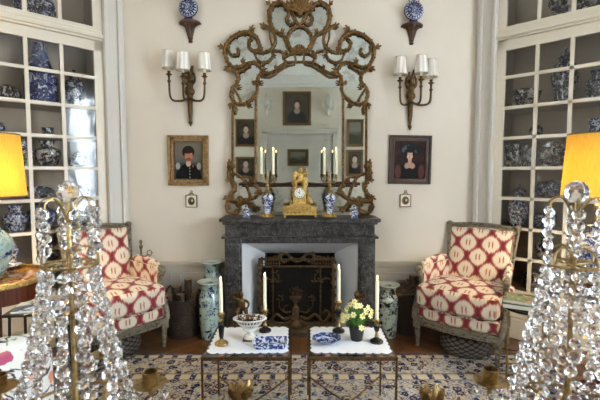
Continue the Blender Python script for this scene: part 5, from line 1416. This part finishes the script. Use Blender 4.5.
def table_lamp(x, y, z, label, jarm, jr=.12):
    t = thing('table_lamp', label, 'lamp', (x, y, z), 0, 'pair of table lamps')
    m = MB(); m.lathe([(.075, 0), (.08, .008), (.07, .02), (.06, .03)], seg=24); m.build('base', BRASS, t)
    m = MB(); m.lathe([(.06, .025), (.07, .05), (jr, .17), (jr * .98, .26), (.05, .34), (.045, .37), (.055, .385), (.03, .39)], seg=32); m.build('lamp_body', jarm, t, smooth=60)
    m = MB(); m.lathe([(.02, .385), (.012, .40), (.009, .46), (.018, .47), (.018, .52), (.008, .53)], seg=14)
    for i in range(3): a = i * 2 * PI / 3; m.tube([(0, 0, .895), (.18 * math.cos(a), .18 * math.sin(a), .935)], .003, 5)
    m.tube([(.035, 0, .50), (.06, 0, .60), (.06, 0, .75), (.0, 0, .895)], .003, 5, smooth=4); m.build('stem', BRASS, t)
    zb, zt = Z0S - z, Z1S - z
    m = MB(); m.lathe([(.212, zb), (.186, zt), (.184, zt), (.210, zb), (.212, zb)], seg=48, caps=False); s_ = m.build('lamp_shade', SHADEY, t, smooth=60)
    m = MB()
    for r, zz in ((.2135, zb), (.1865, zt)): m = MB(); m.lathe([(r, zz - .004), (r, zz + .006), (r - .004, zz + .006), (r - .004, zz - .004), (r, zz - .004)], seg=48, caps=False); m.build('shade_trim', SM('dark_gold_braid', (110, 90, 56), .6), s_)
    m = MB(); m.ball((0, 0, .60), (.03, .03, .045), 12, 9); m.build('bulb', emis('lit_bulb', (255, 200, 120), 6), t)
    for zz, pw in ((zb + .16, 26),):
        l = bpy.data.lights.new('lamp_light', 'POINT'); l.energy = pw; l.color = (1.0, .78, .46); l.shadow_soft_size = .05
        o = bpy.data.objects.new('lamp_light', l); o.location = (0, 0, .66); COL.objects.link(o); o.parent = t
    return t
def shade_y():
    m = bpy.data.materials.new('yellow_silk_shade'); m.use_nodes = True; nt = m.node_tree; nt.nodes.clear(); o = nt.nodes.new('ShaderNodeOutputMaterial')
    c = Ctx(nt); n = c.noise(c.vec(c.x * 1, c.y * 1, c.z * .15), 140, 2); col = c.mix(n.above(.5, .5), (180, 155, 76), (192, 168, 94))
    d = nt.nodes.new('ShaderNodeBsdfDiffuse'); tr = nt.nodes.new('ShaderNodeBsdfTranslucent'); mx = nt.nodes.new('ShaderNodeMixShader'); mx.inputs[0].default_value = .5
    em = nt.nodes.new('ShaderNodeEmission'); em.inputs[1].default_value = .10; ad = nt.nodes.new('ShaderNodeAddShader')
    for q in (d, tr, em): nt.links.new(col, q.inputs[0])
    nt.links.new(d.outputs[0], mx.inputs[1]); nt.links.new(tr.outputs[0], mx.inputs[2]); nt.links.new(mx.outputs[0], ad.inputs[0]); nt.links.new(em.outputs[0], ad.inputs[1]); nt.links.new(ad.outputs[0], o.inputs[0]); return m
SHADEY = shade_y()
Z0S = atz(196.5, 2.70); Z1S = atz(134, 2.70)
table_lamp(-2.05, 2.70, GZ + .001, 'lit table lamp with yellow drum shade on the left gueridon', CELAD)
x, y = onz(4, 269, GZ); x += .0
tag(MB().lathe([(.05, 0), (.055, .004), (.08, .018), (.095, .03), (.093, .032), (.06, .012), (.001, .008)], seg=28).build('shallow_dish', DELFTS, loc=(x + .02, y, GZ + .001)), 'shallow blue and white dish on the gueridon top', 'dish')
# small black table with a magazine
SX, SY, SZ = -1.53, 2.36, .775
t = thing('side_table', 'small black tray table holding a magazine before the gueridon', 'table', (SX, SY, 0), .15)
m = MB(); m.box(-.15, .15, -.11, .11, SZ - .018, SZ); m.build('tray_top', BLACK, t, bevel=.005)
for a in (-1, 1):
    for b in (-1, 1): m = MB(); m.tube([(a * .12, b * .085, SZ - .018), (a * .14, b * .1, .013)], .008, 8); m.build('leg', BLACK, t)
def magcov(c): return c.mix(c.noise(scale=9, detail=3).above(.5, .05), (48, 62, 100), (176, 186, 200))
tm = thing('magazine', 'glossy blue and white magazine on the small black tray table', 'magazine', (SX - .01, SY, SZ + .001), .3)
m = MB(); m.box(-.11, .11, -.085, .085, 0, .012); m.build('pages', PAPERM, tm); m = MB(); m.box(-.111, .111, -.086, .086, .012, .014); m.build('cover', PM('magazine_cover', magcov, .25, coat=.4), tm)

# ------------------------------------------------------------------ right: lamp table, lamp, brass table with books
t = thing('lamp_table', 'round dark wood table under the right lamp, behind the crystals', 'table', (2.02, 2.62, 0))
m = MB(); m.lathe([(.25, .80), (.26, .81), (.26, .822), (.25, .83), (.001, .83)], seg=40); m.build('table_top', MAHOG, t); m = MB(); m.lathe([(.05, .12), (.03, .2), (.045, .35), (.028, .5), (.04, .7), (.09, .80)], seg=20); m.build('pedestal', MAHOG, t)
for i in range(3):
    a = i * 2 * PI / 3 + .3; m = MB(); m.tube([(.03 * math.cos(a), .03 * math.sin(a), .16), (.12 * math.cos(a), .12 * math.sin(a), .14), (.22 * math.cos(a), .22 * math.sin(a), .018)], [.022, .02, .016], 8, smooth=4); m.build('foot', MAHOG, t)
table_lamp(1.965, 2.70, .831, 'lit table lamp with yellow drum shade behind the right crystal girandole', DELFTS, .15)
BX, BY = onz(527, 307, .59)
t = thing('brass_side_table', 'slim brass tray table stacked with books by the right armchair', 'table', (BX, BY, 0))
m = MB(); m.lathe([(.145, .572), (.15, .576), (.15, .592), (.143, .592), (.143, .582), (.001, .582)], seg=32); m.build('tray_top', BLACK, t)
for i in range(3):
    a = i * 2 * PI / 3 + .95; m = MB(); m.tube([(.125 * math.cos(a), .125 * math.sin(a), .574), (.13 * math.cos(a), .13 * math.sin(a), .013)], .007, 8); m.build('leg', BRASS, t)
m = MB(); m.tube([(.12 * math.cos(i * PI / 12), .12 * math.sin(i * PI / 12), .10) for i in range(24)], .005, 6, closed=True); m.build('lower_ring', BRASS, t)
def book(x, y, z, w_, d_, h_, rz, col, label, cover=None):
    b = thing('book', label, 'book', (x, y, z), rz, 'books on the brass table')
    m = MB(); m.box(-w_ + .004, w_ - .004, -d_ + .004, d_ - .004, .003, h_ - .003); m.build('pages', PAPERM, b)
    m = MB(); m.box(-w_, w_, -d_, d_, 0, .003); m.box(-w_, w_, -d_, d_, h_ - .003, h_); m.box(-w_ - .002, -w_ + .002, -d_, d_, 0, h_); m.build('cover', cover or SM('book_cloth', col, .5), b)
def bc(c):
    n = c.noise(scale=14, detail=4); a = c.mix(n.above(.5, .06), (112, 132, 108), (54, 76, 44)); return c.mix(c.noise(scale=30, detail=2).above(.6, .04), a, (190, 150, 120))
book(BX - .01, BY, .593, .15, .11, .034, -.5, (40, 62, 48), 'green-bound book at the bottom of the stack on the brass table')
book(BX - .005, BY + .005, .628, .145, .105, .026, -.55, (120, 130, 90), 'picture-covered book on top of the stack on the brass table', PM('picture_cover', bc, .6))
m = MB(); m.tube([(1.62, 3.62, .02), (1.95, 3.45, .01), (2.25, 3.3, .012), (2.3, 2.9, .012), (2.1, 2.68, .012)], .004, 6, smooth=8)
tag(m.build('power_cable', BLACK), 'thin black cord running over the parquet behind the brass table', 'cord')

# ------------------------------------------------------------------ floral armchair lower left
def floral(c):
    v = c.vor(scale=10, rnd=1.0); n = c.noise(scale=30, detail=2); k = c.noise(scale=3.2, detail=1)
    fl_ = (v + (n - .5) * .35); pink = c.mix(k.above(.5, .04), (168, 70, 104), (206, 132, 98)); a = (214, 210, 202)
    b = (c.noise(scale=4.2, detail=3, dist=1.2) - .5).abs().below(.012, .008)
    a = c.mix(b, a, (62, 48, 46)); lf = c.noise(scale=17, detail=1, dist=.6).above(.66, .03)
    a = c.mix(lf, a, (122, 146, 106)); a = c.mix(fl_.below(.2, .03) * k.sub(0) if False else fl_.below(.30, .03), a, pink); return a
FLOR = PM('floral_chintz', floral, .8, bump=.05, bscale=300)
t = thing('floral_armchair', 'white chintz armchair with branches and pink flowers at lower left', 'armchair', (-1.57, 1.72, .012), -2.21)
M_ = None
m = MB(); m.rbox((0, 0, .30), (.33, .33, .12), .05, 8); m.build('seat_base', FLOR, t, smooth=60)
m = MB(); m.rbox((0, -.03, .46), (.25, .29, .075), .05, 10, (0, 0, .03)); m.build('cushion', FLOR, t, smooth=60)
m = MB(); m.rbox((0, .30, .61), (.33, .085, .23), .075, 10, (0, .02, .035)); m.build('backrest', FLOR, t, smooth=60)
for s in (-1, 1): m = MB(); m.rbox((s * .31, -.04, .45), (.065, .29, .16), .06, 8); m.build('arm', FLOR, t, smooth=60)
for a in (-1, 1):
    for b in (-1, 1): m = MB(); turned_leg(m, a * .27, b * .27, .17, .022); m.build('leg', MAHOG, t)

# ------------------------------------------------------------------ foreground table with the crystal girandoles
FZ = .78
t = thing('console_table', 'mahogany table below the frame edge carrying the crystal girandoles', 'table', (0, .86, 0))
m = MB(); m.box(-.95, .95, -.40, .40, FZ - .03, FZ); m.build('table_top', MAHOG, t, bevel=.006); m = MB(); m.box(-.9, .9, -.36, .36, FZ - .11, FZ - .03); m.build('apron', MAHOG, t)
for a in (-1, 1):
    for b in (-1, 1): m = MB(); m.lathe([(.016, .012), (.018, .05), (.03, FZ - .16), (.034, FZ - .03)], (a * .86, b * .32, 0), 12); m.build('leg', MAHOG, t)
def bead(m, c, r, d, tw=0, th=.62):
    """cut octagon bead, flat axis along d"""
    M = Vector(d).normalized().to_track_quat('Z', 'Y').to_matrix().to_4x4() @ RZ(tw)
    h = r * th; m.lathe([(r * .02, -h), (r * .50, -h), (r * .93, -h * .30), (r, 0), (r * .93, h * .30), (r * .50, h), (r * .02, h)], c, 8, M=M, caps=True)
def drop(m, c, r):
    m.lathe([(.001, -r * 1.3), (r * .6, -r * .9), (r, -r * .2), (r * .8, r * .4), (r * .25, r * 1.1), (.001, r * 1.2)], c, 8)
def make_girandole(loc, rz, label):
    t = thing('crystal_girandole', label, 'candelabra', loc, rz, 'crystal girandoles'); rnd = random.Random(4)
    m = MB(); m.lathe([(.075, 0), (.078, .008), (.06, .02), (.03, .03), (.014, .05), (.018, .09), (.010, .12), (.010, .25), (.016, .27), (.008, .30), (.0055, .35), (.0055, .60), (.008, .61), (.005, .63), (.005, .725)], seg=16); m.build('stem', BRASS, t)
    for zr, rr, q in ((.592, .054, .0032), (.268, .118, .004)):
        m = MB(); m.tube([(rr * math.cos(i * PI / 16), rr * math.sin(i * PI / 16), zr) for i in range(32)], q, 7, closed=True)
        for i in range(4): a = i * PI / 2 + .4; m.tube([(0, 0, zr - .002), (rr * math.cos(a), rr * math.sin(a), zr)], q * .8, 6)
        if zr > .5:
            for i in range(4): a = i * PI / 2 + .4; m.tube([(rr * math.cos(a), rr * math.sin(a), zr), (rr * .92 * math.cos(a), rr * .92 * math.sin(a), zr + .026), (rr * .5 * math.cos(a), rr * .5 * math.sin(a), zr + .038), (.004, 0, zr + .022)], .0025, 6, smooth=4)
        m.build('ring', BRASS, t)
    m = MB()
    for i in range(6): a = i * PI / 3 + .15; m.tube([(0, 0, .66), (.008 * math.cos(a), .008 * math.sin(a), .70), (.03 * math.cos(a), .03 * math.sin(a), .735), (.052 * math.cos(a), .052 * math.sin(a), .728), (.056 * math.cos(a), .056 * math.sin(a), .715)], .0018, 5, smooth=4)
    m.build('top_hooks', BRASS, t)
    m = MB(); m.ball((0, 0, .748), (.0235, .0235, .024), 9, 6); m.build('crystal_finial', CRYST, t, smooth=0)
    for i in range(6):
        a = i * PI / 3 + .15; m = MB(); x, y = .056 * math.cos(a), .056 * math.sin(a); nb = 3 + (i % 2)
        for k in range(nb): bead(m, (x, y, .704 - k * .0235), .0122, (math.cos(a) + rnd.uniform(-.5, .5), math.sin(a) + rnd.uniform(-.5, .5), rnd.uniform(-.1, .1)), rnd.random())
        drop(m, (x, y, .704 - nb * .0235 - .002), .011); m.build('hanging_drops', CRYST, t, smooth=0)
    NS = 12
    for i in range(NS):
        a = 2 * PI * (i + .3) / NS; m = MB(); nb = 13
        for k in range(nb):
            f_ = k / (nb - 1); z = .576 - f_ * .316; r = .054 + .064 * f_ ** 1.2; j = rnd.uniform(-.006, .006)
            rb = .0118 + .0026 * f_ + rnd.uniform(-.0007, .0007)
            bead(m, (r * math.cos(a) - j * math.sin(a), r * math.sin(a) + j * math.cos(a), z), rb, (math.cos(a) + rnd.uniform(-.45, .45), math.sin(a) + rnd.uniform(-.45, .45), rnd.uniform(-.25, .25)), rnd.random())
        drop(m, (.13 * math.cos(a), .13 * math.sin(a), .232), .012); m.build('crystal_strand', CRYST, t, smooth=0)
    for i in range(4):
        a = i * PI / 2 + .0; ca, sa = math.cos(a), math.sin(a); R_ = .162; zc = .315
        m = MB(); m.tube([(.008 * ca, .008 * sa, .20), (.07 * ca, .07 * sa, .19), (.14 * ca, .14 * sa, .22), (R_ * ca, R_ * sa, .27), (R_ * ca, R_ * sa, zc)], .005, 8, smooth=5)
        m.lathe([(.006, zc - .004), (.020, zc), (.036, zc + .007), (.0365, zc + .009), (.016, zc + .005), (.016, zc + .007)], (R_ * ca, R_ * sa, 0), 24); m.build('candle_arm', BRASS, t)
        c_ = MB(); c_.lathe([(.0155, zc + .005), (.0165, zc + .034), (.0175, zc + .036), (.0145, zc + .036), (.0135, zc + .012), (.001, zc + .011)], (R_ * ca, R_ * sa, 0), 20); c_.build('candle_cup', BRASS, t)
        for k in range(5): d_ = MB(); b_ = k * 2 * PI / 5 + a; drop(d_, ((R_) * ca + .033 * math.cos(b_), R_ * sa + .033 * math.sin(b_), zc - .016), .0085); d_.build('arm_drop', CRYST, t, smooth=0)
    return t
gx, _ = at(70.5, 262, .87)
g0 = make_girandole((gx, .87, FZ), .05, 'crystal-hung brass girandole in the left foreground, left of the rug view')
gx2, _ = at(573.5, 262, .87)
dup(g0, (gx2, .87, FZ - .006 + .006), -.12, 'crystal-hung brass girandole in the right foreground, in front of the right lamp')
def lotus(px, py, Y, label):
    x, z = at(px, py, Y); h = z - FZ
    t = thing('lotus_candleholder', label, 'candleholder', (x, Y, FZ), 0, 'brass lotus candleholders')
    m = MB(); m.lathe([(.04, 0), (.042, .006), (.015, .02), (.007, .05), (.007, h - .05), (.012, h - .045), (.014, h - .035), (.010, h - .02)], seg=16); m.build('stem', BRASS, t)
    for i in range(7):
        a = i * 2 * PI / 7; ca, sa = math.cos(a), math.sin(a); m = MB()
        m.tube([(.006 * ca, .006 * sa, h - .04), (.018 * ca, .018 * sa, h - .03), (.026 * ca, .026 * sa, h - .014), (.032 * ca, .032 * sa, h)], [.005, .010, .010, .001], 7, smooth=4, flat=.3); m.build('petal', BRASS, t)
lotus(240.5, 384, 1.06, 'brass lotus candleholder at the bottom edge, left of centre'); lotus(432, 388, 1.06, 'brass lotus candleholder at the bottom edge, right of centre')
